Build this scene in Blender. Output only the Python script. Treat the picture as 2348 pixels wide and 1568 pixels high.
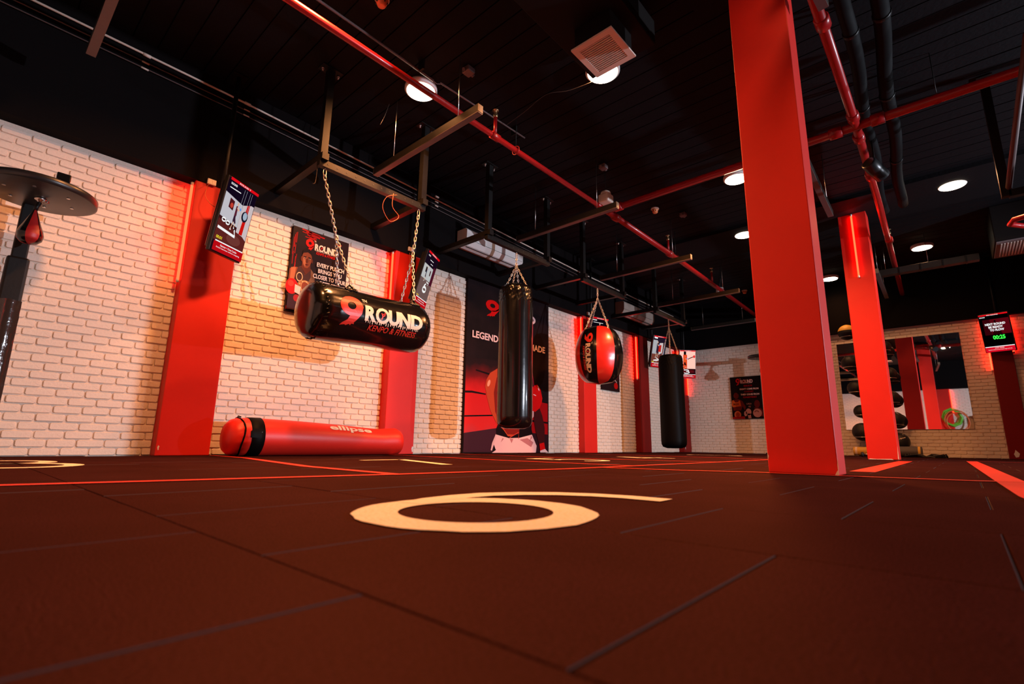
import bpy, bmesh, math, random
from mathutils import Vector, Matrix
random.seed(7)
SC = bpy.context.scene
C = SC.collection
for o in list(bpy.data.objects): bpy.data.objects.remove(o)
R = math.radians
PI = math.pi

# ------------------------------------------------------------------ camera
YAW, PITCH, ROLL, CAMZ, FPX = R(41.877), R(11.539), R(.803), .15, 1143.4
fw = Vector((math.cos(PITCH)*math.cos(YAW), math.cos(PITCH)*math.sin(YAW), math.sin(PITCH)))
rt = Vector((math.sin(YAW), -math.cos(YAW), 0))
up = rt.cross(fw)
rt2 = math.cos(ROLL)*rt + math.sin(ROLL)*up
up2 = -math.sin(ROLL)*rt + math.cos(ROLL)*up
cam = bpy.data.cameras.new('camera'); camo = bpy.data.objects.new('camera', cam); C.objects.link(camo)
camo.matrix_world = Matrix(((rt2.x, up2.x, -fw.x, 0), (rt2.y, up2.y, -fw.y, 0), (rt2.z, up2.z, -fw.z, CAMZ), (0, 0, 0, 1)))
cam.sensor_width = 36; cam.sensor_fit = 'HORIZONTAL'; cam.lens = FPX/2348*36
cam.clip_start = .02; cam.clip_end = 200
cam.dof.use_dof = True; cam.dof.focus_distance = 5.5; cam.dof.aperture_fstop = 3.2
SC.camera = camo
def pix(v):
    d = Vector(v) - Vector((0, 0, CAMZ)); z = d.dot(fw)
    if z < .05: return None
    return (1174+FPX*d.dot(rt2)/z, 784-FPX*d.dot(up2)/z, z)

# ------------------------------------------------------------------ world, light, exposure
w = bpy.data.worlds.new('world'); SC.world = w; w.use_nodes = True
w.node_tree.nodes['Background'].inputs[0].default_value = (.02, .01, .01, 1)
w.node_tree.nodes['Background'].inputs[1].default_value = .2
SC.view_settings.view_transform = 'Standard'; SC.view_settings.look = 'None'
SC.view_settings.gamma = 1; SC.view_settings.use_curve_mapping = False
SC.view_settings.exposure = 0
WARM = (1.0, .36, .11)
LAMP_W = 120
FLOOD1_W, FLOOD2_W = 3400, 700
FLOOD_COL = (.80, .86, 1.0)
LED_S = 26
LED_COL = (1.0, .011, .0035)

# room constants
YW, XB, H, ZC = 5.605, 13.294, 2.71, 3.9
XR, YR = -1.8, -8.6
PD = .15
YF = YW-PD

# ------------------------------------------------------------------ materials
MATS = {}
def principled(name, col, rough=.5, metal=0., spec=.5, bump=0., bscale=60., vary=0., vscale=8., coat=0., emit=None, es=0., trans=0., alpha=1.):
    if name in MATS: return MATS[name]
    m = bpy.data.materials.new(name); m.use_nodes = True; MATS[name] = m
    nt = m.node_tree; b = nt.nodes['Principled BSDF']
    b.inputs['Base Color'].default_value = (*col, 1); b.inputs['Roughness'].default_value = rough
    b.inputs['Metallic'].default_value = metal; b.inputs['Specular IOR Level'].default_value = spec
    b.inputs['Coat Weight'].default_value = coat; b.inputs['Coat Roughness'].default_value = .08
    b.inputs['Transmission Weight'].default_value = trans
    b.inputs['Alpha'].default_value = alpha
    if emit:
        b.inputs['Emission Color'].default_value = (*emit, 1); b.inputs['Emission Strength'].default_value = es
    if bump or vary:
        tc = nt.nodes.new('ShaderNodeTexCoord')
    if bump:
        n = nt.nodes.new('ShaderNodeTexNoise'); n.inputs['Scale'].default_value = bscale; n.inputs['Detail'].default_value = 4
        nt.links.new(tc.outputs['Object'], n.inputs['Vector'])
        bp = nt.nodes.new('ShaderNodeBump'); bp.inputs['Strength'].default_value = bump; bp.inputs['Distance'].default_value = .01
        nt.links.new(n.outputs['Fac'], bp.inputs['Height']); nt.links.new(bp.outputs['Normal'], b.inputs['Normal'])
    if vary:
        n2 = nt.nodes.new('ShaderNodeTexNoise'); n2.inputs['Scale'].default_value = vscale; n2.inputs['Detail'].default_value = 5
        nt.links.new(tc.outputs['Object'], n2.inputs['Vector'])
        mx = nt.nodes.new('ShaderNodeMix'); mx.data_type = 'RGBA'
        mx.inputs[6].default_value = tuple(c*(1-vary) for c in col)+(1,)
        mx.inputs[7].default_value = tuple(min(1, c*(1+vary)) for c in col)+(1,)
        nt.links.new(n2.outputs['Fac'], mx.inputs[0]); nt.links.new(mx.outputs[2], b.inputs['Base Color'])
    return m
def emission(name, col, s):
    if name in MATS: return MATS[name]
    m = bpy.data.materials.new(name); m.use_nodes = True; MATS[name] = m
    nt = m.node_tree; nt.nodes.clear()
    e = nt.nodes.new('ShaderNodeEmission'); o = nt.nodes.new('ShaderNodeOutputMaterial')
    e.inputs[0].default_value = (*col, 1); e.inputs[1].default_value = s
    nt.links.new(e.outputs[0], o.inputs[0]); return m
def scr(col, s=1.0):       # a colour shown on a lit screen
    return emission('screen_%02x%02x%02x' % tuple(int(255*c) for c in col), tuple(c**2.2 for c in col), s)
def ink(col, rough=.45):   # a printed colour (sRGB)
    return principled('ink_%02x%02x%02x' % tuple(int(255*c) for c in col), tuple(c**2.2 for c in col), rough, spec=.1)

M_BRICK = principled('painted_brick', (.80, .70, .60), .62, spec=.3, bump=.35, bscale=45, vary=.07, vscale=5)
M_MORTAR = principled('painted_mortar', (.74, .63, .53), .7, spec=.2, bump=.5, bscale=70)
M_RED = principled('red_paint', (.64, .020, .013), .5, spec=.25, bump=.08, bscale=20, vary=.08, vscale=3)
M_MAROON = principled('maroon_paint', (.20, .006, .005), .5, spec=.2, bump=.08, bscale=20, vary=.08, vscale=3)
M_BLACK = principled('black_paint', (.0040, .0028, .0031), .8, spec=.08, bump=.2, bscale=30)
M_CEIL = principled('black_ceiling_paint', (.0035, .0036, .0052), .75, spec=.15, bump=.3, bscale=25)
M_STEEL = principled('black_steel', (.0050, .0044, .0040), .45, .0, spec=.3, vary=.3, vscale=14, bump=.05)
M_BLKPL = principled('black_plastic', (.012, .012, .013), .35)
M_VINYL = principled('black_vinyl', (.0035, .0033, .0036), .2, spec=.36, coat=.35, bump=.14, bscale=9)
M_VINYL2 = principled('worn_black_vinyl', (.0018, .0018, .0019), .55, spec=.10, bump=.25, bscale=12)
M_REDV = principled('red_vinyl', (.66, .022, .012), .27, spec=.55, coat=.25, bump=.12, bscale=8)
M_REDV2 = principled('red_canvas', (.72, .022, .012), .42, spec=.4, bump=.1, bscale=14)
M_CHROME = principled('zinc_chain', (.62, .58, .54), .28, 1.)
M_PIPE = principled('red_pipe_paint', (.34, .008, .009), .33, spec=.45, coat=.15)
M_BAR = principled('grey_aluminium', (.12, .085, .082), .5, .15, vary=.1)
M_WHITE = principled('white_plastic', (.72, .70, .68), .4)
M_CREAM = principled('cream_metal', (.75, .62, .52), .45)
M_DUCT = principled('dark_duct_metal', (.005, .0036, .0033), .6, .0, spec=.15)
M_RUBBER = principled('black_rubber_ball', (.014, .015, .018), .5, spec=.4, bump=.3, bscale=80)
M_MIRROR = principled('mirror_glass', (.86, .86, .86), .015, 1.)
M_LINE = principled('red_floor_paint', (.50, .030, .018), .6, spec=.15, bump=.3, bscale=90, vary=.2, vscale=30)
M_NUM = principled('cream_floor_paint', (.78, .66, .50), .6, spec=.3, bump=.3, bscale=90, vary=.1, vscale=25)
M_YEL = principled('yellow_foam', (.62, .38, .06), .6)
M_GREY = principled('grey_foam', (.07, .065, .075), .6)
M_DARKRED = principled('speedbag_red_leather', (.36, .01, .01), .45, bump=.1)

def rubber_floor():
    m = bpy.data.materials.new('rubber_floor'); m.use_nodes = True; nt = m.node_tree; b = nt.nodes['Principled BSDF']
    tc = nt.nodes.new('ShaderNodeTexCoord')
    g = nt.nodes.new('ShaderNodeNewGeometry')
    n = nt.nodes.new('ShaderNodeTexNoise'); n.inputs['Scale'].default_value = 300; n.inputs['Detail'].default_value = 3
    n2 = nt.nodes.new('ShaderNodeTexNoise'); n2.inputs['Scale'].default_value = 2.2; n2.inputs['Detail'].default_value = 6
    nt.links.new(g.outputs['Position'], n.inputs['Vector']); nt.links.new(g.outputs['Position'], n2.inputs['Vector'])
    cr = nt.nodes.new('ShaderNodeValToRGB')
    cr.color_ramp.elements[0].position = .35; cr.color_ramp.elements[0].color = (.010, .0027, .0036, 1)
    cr.color_ramp.elements[1].position = .75; cr.color_ramp.elements[1].color = (.042, .0118, .0150, 1)
    nt.links.new(n.outputs['Fac'], cr.inputs['Fac'])
    mx = nt.nodes.new('ShaderNodeMix'); mx.data_type = 'RGBA'; mx.blend_type = 'MULTIPLY'; mx.inputs[0].default_value = .6
    cr2 = nt.nodes.new('ShaderNodeValToRGB')
    cr2.color_ramp.elements[0].position = .3; cr2.color_ramp.elements[0].color = (.55, .55, .55, 1)
    cr2.color_ramp.elements[1].position = .7; cr2.color_ramp.elements[1].color = (1.2, 1.2, 1.2, 1)
    nt.links.new(n2.outputs['Fac'], cr2.inputs['Fac'])
    nt.links.new(cr.outputs[0], mx.inputs[6]); nt.links.new(cr2.outputs[0], mx.inputs[7]); nt.links.new(mx.outputs[2], b.inputs['Base Color'])
    bp = nt.nodes.new('ShaderNodeBump'); bp.inputs['Strength'].default_value = .5; bp.inputs['Distance'].default_value = .003
    nt.links.new(n.outputs['Fac'], bp.inputs['Height']); nt.links.new(bp.outputs['Normal'], b.inputs['Normal'])
    d = nt.nodes.new('ShaderNodeBsdfDiffuse'); gl = nt.nodes.new('ShaderNodeBsdfGlossy'); ms = nt.nodes.new('ShaderNodeMixShader')
    nt.links.new(mx.outputs[2], d.inputs['Color']); nt.links.new(bp.outputs['Normal'], d.inputs['Normal']); nt.links.new(bp.outputs['Normal'], gl.inputs['Normal'])
    gl.inputs['Color'].default_value = (.95, .42, .26, 1); gl.inputs['Roughness'].default_value = .5
    ms.inputs[0].default_value = .02; nt.links.new(d.outputs[0], ms.inputs[1]); nt.links.new(gl.outputs[0], ms.inputs[2])
    nt.links.new(ms.outputs[0], nt.nodes['Material Output'].inputs['Surface'])
    return m
M_FLOOR = rubber_floor()
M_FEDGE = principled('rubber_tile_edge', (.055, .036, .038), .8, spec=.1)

# ------------------------------------------------------------------ mesh helpers
class MB:
    def __init__(s): s.v = []; s.f = []; s.sm = []
    def quad(s, pts, smooth=False):
        n = len(s.v); s.v += [tuple(p) for p in pts]; s.f.append(tuple(range(n, n+len(pts)))); s.sm.append(smooth); return s
    def box(s, x0, x1, y0, y1, z0, z1, bev=0.):
        if bev <= 0:
            n = len(s.v)
            s.v += [(x, y, z) for z in (z0, z1) for y in (y0, y1) for x in (x0, x1)]
            for f in ((0,2,3,1),(4,5,7,6),(0,1,5,4),(2,6,7,3),(0,4,6,2),(1,3,7,5)):
                s.f.append(tuple(n+i for i in f)); s.sm.append(False)
            return s
        bm = bmesh.new(); bmesh.ops.create_cube(bm, size=1)
        for v in bm.verts: v.co = Vector(((x0+x1)/2+v.co.x*(x1-x0), (y0+y1)/2+v.co.y*(y1-y0), (z0+z1)/2+v.co.z*(z1-z0)))
        bmesh.ops.bevel(bm, geom=bm.edges[:], offset=bev, segments=2, affect='EDGES', profile=.5)
        s.addbm(bm); return s
    def addbm(s, bm, smooth=False, mtx=None):
        n = len(s.v); bm.verts.index_update()
        for v in bm.verts: s.v.append(tuple(mtx @ v.co if mtx else v.co))
        for f in bm.faces: s.f.append(tuple(n+v.index for v in f.verts)); s.sm.append(smooth)
        bm.free()
    def ring_loft(s, rings, caps=True, smooth=True, closed=False):
        n = len(s.v); k = len(rings[0])
        for r in rings: s.v += [tuple(p) for p in r]
        m = len(rings)
        for i in range(m if closed else m-1):
            a = n+i*k; b = n+((i+1) % m)*k
            for j in range(k):
                s.f.append((a+j, a+(j+1) % k, b+(j+1) % k, b+j)); s.sm.append(smooth)
        if caps and not closed:
            s.f.append(tuple(n+j for j in reversed(range(k)))); s.sm.append(False)
            s.f.append(tuple(n+(m-1)*k+j for j in range(k))); s.sm.append(False)
        return s
    def tube(s, pts, r, seg=10, caps=True, closed=False):
        pts = [Vector(p) for p in pts]; rings = []; n = len(pts); prev = None
        for i, p in enumerate(pts):
            if closed: d = pts[(i+1) % n]-pts[i-1]
            else: d = pts[min(i+1, n-1)]-pts[max(i-1, 0)]
            d.normalize()
            if prev is None:
                a = Vector((0, 0, 1)) if abs(d.z) < .9 else Vector((1, 0, 0)); u = d.cross(a).normalized()
            else:
                u = (prev-d*prev.dot(d)); u = u.normalized() if u.length > 1e-6 else d.orthogonal().normalized()
            prev = u; v = d.cross(u); rr = r[i] if isinstance(r, (list, tuple)) else r
            rings.append([p+u*math.cos(2*PI*j/seg)*rr+v*math.sin(2*PI*j/seg)*rr for j in range(seg)])
        return s.ring_loft(rings, caps, True, closed)
    def lathe(s, prof, c=(0, 0, 0), axis='Z', seg=32, smooth=True, caps=True, a0=0):
        c = Vector(c); rings = []
        for r, h in prof:
            ring = []
            for j in range(seg):
                a = a0+2*PI*j/seg; x, y = r*math.cos(a), r*math.sin(a)
                ring.append(c+(Vector((x, y, h)) if axis == 'Z' else Vector((h, x, y)) if axis == 'X' else Vector((y, h, x))))
            rings.append(ring)
        return s.ring_loft(rings, caps, smooth)
    def bar(s, p0, p1, a, b):          # square bar from p0 to p1
        p0, p1 = Vector(p0), Vector(p1); d = (p1-p0).normalized()
        u = d.cross(Vector((0, 0, 1))) if abs(d.z) < .95 else Vector((1, 0, 0)); u.normalize(); v = d.cross(u)
        rings = [[p+u*sx*a/2+v*sy*b/2 for sx, sy in ((-1,-1),(1,-1),(1,1),(-1,1))] for p in (p0, p1)]
        return s.ring_loft(rings, True, False)
    def chain(s, p0, p1, L=.05, wr=.0045, W=.017):
        p0, p1 = Vector(p0), Vector(p1); d = p1-p0; n = max(1, round(d.length/(L-2.4*wr))); d.normalize()
        a = d.orthogonal().normalized(); b = d.cross(a); st = (p1-p0)/n
        for i in range(n):
            c = p0+st*(i+.5); u = a if i % 2 else b; w2 = b if i % 2 else a
            hl = L/2-W/2; pts = []
            for k in range(5): t = PI*k/4; pts.append(c+d*(hl+math.sin(t)*W/2)+u*math.cos(t)*W/2)
            for k in range(5): t = PI+PI*k/4; pts.append(c+d*(-hl+math.sin(t)*W/2)+u*math.cos(t)*W/2)
            s.tube(pts, wr, 5, closed=True)
        return s
    def merge(s):
        ids = {}; mp = []; v2 = []
        for p in s.v:
            k = tuple(round(c, 5) for c in p)
            if k not in ids: ids[k] = len(v2); v2.append(p)
            mp.append(ids[k])
        s.f = [tuple(mp[i] for i in f) for f in s.f]; s.v = v2; return s
    def each(s, name, mat, parent):      # one object for every connected piece
        par = list(range(len(s.v)))
        def find(i):
            while par[i] != i: par[i] = par[par[i]]; i = par[i]
            return i
        for f in s.f:
            for i in f[1:]: par[find(f[0])] = find(i)
        comp = {}
        for f, sm in zip(s.f, s.sm): comp.setdefault(find(f[0]), []).append((f, sm))
        out = []
        for fs in comp.values():
            m = MB(); ids = {}
            for f, sm in fs:
                for i in f:
                    if i not in ids: ids[i] = len(m.v); m.v.append(s.v[i])
                m.f.append(tuple(ids[i] for i in f)); m.sm.append(sm)
            out.append(m.build(name, mat, parent))
        return out
    def build(s, name, mat, parent=None, org=None):
        me = bpy.data.meshes.new(name)
        if org is None and parent is not None: org = parent.get('_org')
        o3 = Vector(org) if org is not None else Vector((0, 0, 0))
        me.from_pydata([tuple(Vector(p)-o3) for p in s.v], [], s.f)
        me.polygons.foreach_set('use_smooth', s.sm); me.materials.append(mat); me.validate(); me.update()
        ob = bpy.data.objects.new(name, me); C.objects.link(ob)
        if parent is not None:
            ob.parent = parent
            if parent.get('_org') is not None: ob['_org'] = parent['_org']
        return ob
def smooth(pts, n=6):
    P = [Vector(p) for p in pts]; out = []
    for i in range(len(P)-1):
        a, b, c, d = P[max(i-1, 0)], P[i], P[i+1], P[min(i+2, len(P)-1)]
        for k in range(n):
            t = k/n; out.append(.5*((2*b)+(c-a)*t+(2*a-5*b+4*c-d)*t*t+(3*b-a-3*c+d)*t*t*t))
    return out+[P[-1]]
def tag(o, label, cat=None, group=None, kind=None):
    o['label'] = label
    if cat: o['category'] = cat
    if group: o['group'] = group
    if kind: o['kind'] = kind
    return o
def thing(name, label, cat, loc=(0, 0, 0), rot=(0, 0, 0), group=None, local=False, kind=None):
    o = bpy.data.objects.new(name, None); C.objects.link(o); o.location = loc; o.rotation_euler = rot
    o.empty_display_size = .1
    o['_org'] = (0., 0., 0.) if local else tuple(float(c) for c in loc)
    return tag(o, label, cat, group, kind)
def dup(root, loc, label=None, rotz=None):
    def cp(o, par):
        c = o.copy(); C.objects.link(c); c.parent = par
        for ch in [k for k in bpy.data.objects if k.parent == o and k is not c]: cp(ch, c)
        return c
    r = cp(root, None); r.location = loc
    if rotz is not None: r.rotation_euler = (0, 0, rotz)
    if label: r['label'] = label
    return r

# flat print: 2-D outlines and lettering mapped onto a surface
FONTC = {}
def text2d(s, bold=.0, space=1.0, line=1.0, align='CENTER', shear=0.):
    key = (s, bold, space, line, align, shear)
    if key in FONTC: return FONTC[key]
    cu = bpy.data.curves.new('t', 'FONT'); cu.body = s; cu.size = 1; cu.offset = bold; cu.space_character = space
    cu.space_line = line; cu.align_x = align; cu.resolution_u = 3; cu.shear = shear; cu.fill_mode = 'FRONT'; cu.extrude = 0
    ob = bpy.data.objects.new('t', cu); C.objects.link(ob)
    dg = bpy.context.evaluated_depsgraph_get(); me = bpy.data.meshes.new_from_object(ob.evaluated_get(dg))
    v = [(p.co.x, p.co.y) for p in me.vertices]; f = [tuple(p.vertices) for p in me.polygons]
    bpy.data.objects.remove(ob); bpy.data.curves.remove(cu); bpy.data.meshes.remove(me)
    x0 = min(p[0] for p in v); x1 = max(p[0] for p in v); y0 = min(p[1] for p in v); y1 = max(p[1] for p in v)
    v = [((p[0]-x0)/(x1-x0), (p[1]-y0)/(y1-y0)) for p in v]
    FONTC[key] = (v, f, (x1-x0)/(y1-y0)); return FONTC[key]
class Flat:
    def __init__(s): s.bm = bmesh.new()
    def poly(s, pts):
        vs = [s.bm.verts.new((p[0], p[1], 0)) for p in pts]; s.bm.faces.new(vs); return s
    def ell(s, cx, cy, rx, ry, n=20, rot=0.):
        c, q = math.cos(rot), math.sin(rot)
        return s.poly([(cx+rx*math.cos(2*PI*i/n)*c-ry*math.sin(2*PI*i/n)*q, cy+rx*math.cos(2*PI*i/n)*q+ry*math.sin(2*PI*i/n)*c) for i in range(n)])
    def rect(s, x0, y0, x1, y1): return s.poly([(x0, y0), (x1, y0), (x1, y1), (x0, y1)])
    def strip(s, pts, w):
        n = len(pts); L = []; Rr = []
        for i, p in enumerate(pts):
            a = pts[max(i-1, 0)]; b = pts[min(i+1, n-1)]; dx, dy = b[0]-a[0], b[1]-a[1]; l = math.hypot(dx, dy) or 1
            ww = w[i] if isinstance(w, (list, tuple)) else w
            nx, ny = -dy/l*ww/2, dx/l*ww/2; L.append(s.bm.verts.new((p[0]+nx, p[1]+ny, 0))); Rr.append(s.bm.verts.new((p[0]-nx, p[1]-ny, 0)))
        for i in range(n-1): s.bm.faces.new((L[i], Rr[i], Rr[i+1], L[i+1]))
        return s
    def annulus(s, cx, cy, ro, ri, n=28, sy=1., jag=0.):
        O = []; I = []
        for i in range(n):
            a = 2*PI*i/n; k = 1+random.uniform(-jag, jag)
            O.append(s.bm.verts.new((cx+ro*k*math.cos(a), cy+ro*k*sy*math.sin(a), 0))); I.append(s.bm.verts.new((cx+ri*math.cos(a), cy+ri*sy*math.sin(a), 0)))
        for i in range(n): s.bm.faces.new((O[i], O[(i+1) % n], I[(i+1) % n], I[i]))
        return s
    def text(s, t, x0, y0, x1, y1, bold=.0, keep=None, **k):
        v, f, asp = text2d(t, bold, **k)
        if keep == 'h': x1 = x0+(y1-y0)*asp
        if keep == 'c':
            wd = (y1-y0)*asp; m = (x0+x1)/2; x0, x1 = m-wd/2, m+wd/2
        vs = [s.bm.verts.new((x0+p[0]*(x1-x0), y0+p[1]*(y1-y0), 0)) for p in v]
        for q in f:
            try: s.bm.faces.new([vs[i] for i in q])
            except ValueError: pass
        return s
    def build(s, name, mat, parent, mapping, cut=None):
        bm = s.bm
        for f in bm.faces:
            if f.normal.z < 0 or f.calc_area() < 0: pass
        bmesh.ops.recalc_face_normals(bm, faces=bm.faces[:])
        bm.normal_update()
        for f in bm.faces:
            if f.normal.z < 0: f.normal_flip()
        if cut:
            for ax in (0, 1):
                if not cut[ax]: continue
                lo = min(v.co[ax] for v in bm.verts); hi = max(v.co[ax] for v in bm.verts)
                k = math.floor(lo/cut[ax])+1
                while k*cut[ax] < hi:
                    p = Vector((0, 0, 0)); p[ax] = k*cut[ax]; n = Vector((0, 0, 0)); n[ax] = 1
                    bmesh.ops.bisect_plane(bm, geom=bm.verts[:]+bm.edges[:]+bm.faces[:], plane_co=p, plane_no=n); k += 1
        mb = MB(); bm.verts.index_update()
        for v in bm.verts: mb.v.append(tuple(mapping(v.co.x, v.co.y)))
        for f in bm.faces: mb.f.append(tuple(v.index for v in f.verts)); mb.sm.append(False)
        bm.free()
        if name == 'print': return mb.each(name, mat, parent)
        return mb.build(name, mat, parent)

def brand_logo(parent, mp, lift, red, cream, dark, cut=None, sub=True):
    """the gym's mark in a unit-wide box; mp(u,v,layer) gives the point"""
    f = Flat().annulus(.125, .29, .125, .047, 30, 1.08, .02)
    f.poly([(.246, .27), (.238, .2), (.2, .13), (.165, .075), (.168, .05), (.145, .055), (.13, .03), (.115, .045), (.085, .02), (.07, .03), (.02, .012), (.04, .05), (.09, .1), (.115, .17), (.18, .19)])
    f.build('logo_numeral', red, parent, lambda u, v: mp(u, v, lift), cut)
    f = Flat().text('TH', .245, .375, .3, .42, .02)
    f.text('R', .275, .125, .405, .335, .05); f.text('O', .395, .12, .565, .34, .05); f.text('U', .555, .125, .69, .335, .05)
    f.text('N', .69, .125, .835, .335, .05); f.text('D', .84, .125, 1.0, .335, .05)
    rnd = random.Random(3)
    for i in range(26):
        x = .29+.68*i/26+rnd.uniform(-.006, .006); h = rnd.uniform(.008, .035); f.rect(x, .127-h, x+rnd.uniform(.005, .012), .14)
    f.build('logo_lettering', cream, parent, lambda u, v: mp(u, v, lift), cut)
    f = Flat().ell(.48, .232, .05, .066, 18); f.build('logo_disc', dark, parent, lambda u, v: mp(u, v, lift*1.6), cut)
    f = Flat().strip([(.465, .175), (.478, .215), (.47, .25), (.462, .262)], .013).strip([(.476, .22), (.5, .235), (.505, .275)], .013).strip([(.47, .248), (.49, .252)], .011)
    f.build('logo_kicker', red, parent, lambda u, v: mp(u, v, lift*2.2), cut)
    if sub:
        f = Flat().text('KENPO & FITNESS', .33, .0, .93, .085, .012, shear=.25)
        f.build('logo_subtitle', red, parent, lambda u, v: mp(u, v, lift), cut)

# ------------------------------------------------------------------ floor
fl = MB().box(XR-.2, XB+.2, YR-.2, YW+.2, -.12, -.012).build('floor', principled('screed', (.02, .016, .016), .9))
tag(fl, 'black rubber tile floor with painted lines and numerals', 'floor', kind='structure')
TX, TY, TX0 = .51, .5, .307
def tile_mesh():
    mb = MB(); g = .001; c = .0018; a0, a1, b0, b1 = g, TX-g, g, TY-g
    lo = [(a0, b0, -.014), (a1, b0, -.014), (a1, b1, -.014), (a0, b1, -.014)]
    md = [(a0, b0, -c), (a1, b0, -c), (a1, b1, -c), (a0, b1, -c)]
    hi = [(a0+c, b0+c, 0), (a1-c, b0+c, 0), (a1-c, b1-c, 0), (a0+c, b1-c, 0)]
    n = 0; mb.v = lo+md+hi
    for k in (0, 4):
        for j in range(4): mb.f.append((k+j, k+(j+1) % 4, k+4+(j+1) % 4, k+4+j)); mb.sm.append(False)
    mb.f.append((8, 9, 10, 11)); mb.sm.append(False); return mb
tm = tile_mesh(); tiles = []
for i in range(-5, 27):
    x = TX0+TX*(i-1)
    for j in range(-18, 13):
        y = .22+TY*j-(0 if (i % 2) else -.25)
        if x+TX > XB or x < XR-.3 or y+TY > YW-.02+.3: continue
        y1c = min(y+TY, YW)
        q = pix((x+TX/2, y+TY/2, 0)); s = 0
        if q and -300 < q[0] < 2650: s = 1/q[2]**1.5
        tiles.append((s, x, y))
tiles.sort(reverse=True)
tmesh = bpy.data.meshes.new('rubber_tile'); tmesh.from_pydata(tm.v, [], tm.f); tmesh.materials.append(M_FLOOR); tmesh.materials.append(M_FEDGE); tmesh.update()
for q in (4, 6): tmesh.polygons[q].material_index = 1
rest = MB()
for k, (s, x, y) in enumerate(tiles):
    if k < 300:
        o = bpy.data.objects.new('rubber_tile', tmesh); C.objects.link(o); o.location = (x, y, random.uniform(-.0006, .0006)); o.parent = fl
    else:
        n = len(rest.v); rest.v += [(a+x, b+y, c) for a, b, c in tm.v]; rest.f += [tuple(n+i for i in f) for f in tm.f]; rest.sm += tm.sm
tag(rest.build('far_rubber_tiles', M_FLOOR, fl), 'rest of the black rubber tiles', kind='stuff')
def floormark(f, name, mat, label, z=.002, cut=None):
    o = f.build(name, mat, fl, lambda u, v: (u, v, z), cut); o['label'] = label; return o
for pts, wd, lb in (
    ([(-1.6, 2.34), (.14, 2.25), (1.42, 2.02), (2.6, 1.87), (5, 1.83), (8.6, 1.86)], .062, 'long thin red line along the station row'),
    ([(1.75, 5.42), (1.74, 4.6), (1.47, 2.95), (1.45, 1.98)], .068, 'thin red line between the 8 and 7 stations'),
    ([(3.62, 5.42), (3.57, 4.75), (3.42, 3.15), (3.46, 1.87)], .062, 'thin red line between the 7 and 5 stations'),
    ([(4.85, 5.42), (4.78, 3.4), (4.9, 2.6), (5.15, 1.86)], .062, 'thin red line beside the 5'),
    ([(2.98, 1.88), (3.1, 1.35), (3.3, .98), (3.33, .5), (3.42, 0), (3.54, -.2), (3.75, -1)], .062, 'thin red line running past the near column'),
    ([(7.2, 5.4), (7.2, 1.9)], .062, 'thin red line on the far floor'),
    ([(4.05, .53), (8.15, .595)], .14, 'broad worn red stripe towards the far column'),
    ([(2.2, -.18), (2.413, -.165), (3.59, -.14), (9.4, -.03)], .11, 'broad red stripe towards the mirror wall'),
    ([(9.4, -.03), (9.4, -3)], .062, 'thin red line crossing before the mirror wall')):
    floormark(Flat().strip(pts, wd), 'painted_line', M_LINE, lb, .0012+.0002*len(pts)+.00002*len(lb))
# numerals, drawn in (right, up) unit space then laid on the floor
def arc(cx, cy, rx, ry, a0, a1, n=22): return [(cx+rx*math.cos(R(a0+(a1-a0)*i/n)), cy+ry*math.sin(R(a0+(a1-a0)*i/n))) for i in range(n+1)]
f = Flat(); cx, cy, ro, ri = .82, .835, .268, .172
f.annulus(cx, cy, ro, ri, 44, 1.0, .012)
floormark(f, 'painted_numeral', M_NUM, 'loop of the big cream numeral 6 on the rubber tiles', .0022)
f = Flat(); f.strip([(.80, 1.045), (.90, 1.075), (1.0, 1.087), (1.1, 1.08), (1.2, 1.03), (1.28, .955), (1.335, .86), (1.362, .76), (1.366, .64)], [.07, .085, .085, .088, .09, .09, .088, .085, .085])
floormark(f, 'painted_numeral', M_NUM, 'tail of the big cream numeral 6 on the rubber tiles', .0027)
def num(strokes, ox, oy, w, h, a, sw, label):
    f = Flat(); ca, sa = math.cos(a), math.sin(a)
    for pts in strokes: f.strip([(ox+(p[0]*w)*ca-(p[1]*h)*sa, oy+(p[0]*w)*sa+(p[1]*h)*ca) for p in pts], sw)
    floormark(f, 'painted_numeral', M_NUM, label, .0023)
num([arc(.5, .74, .36, .22, 0, 360, 30), arc(.5, .27, .46, .26, 0, 360, 30)], -.02, 3.47, .56, 1.1, 0, .085, 'cream numeral 8 beside the speed bag stand')
num([[(0, .97), (.96, .97)], [(.95, 1.0), (.15, 0)]], 2.31, 2.72, .43, 1.02, 0, .085, 'cream numeral 7 in front of the floor bag')
num([[(.9, .97), (.2, .97)], [(.22, 1), (.14, .52)], arc(.45, .32, .42, .29, 140, -140, 24)], 3.98, 2.58, .55, .85, 0, .08, 'cream numeral 5 before the long black bag')
num([[(.72, 1), (.72, 0)], [(.74, .98), (.05, .35)], [(.02, .33), (1, .33)]], 5.68, 2.7, .5, .8, 0, .08, 'cream numeral 4 before the round bag')
num([arc(.4, .75, .38, .23, 150, -90, 20), arc(.4, .27, .42, .26, 90, -150, 20)], 8.9, 2.9, .5, .9, 0, .08, 'cream numeral 3 on the far floor')

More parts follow.
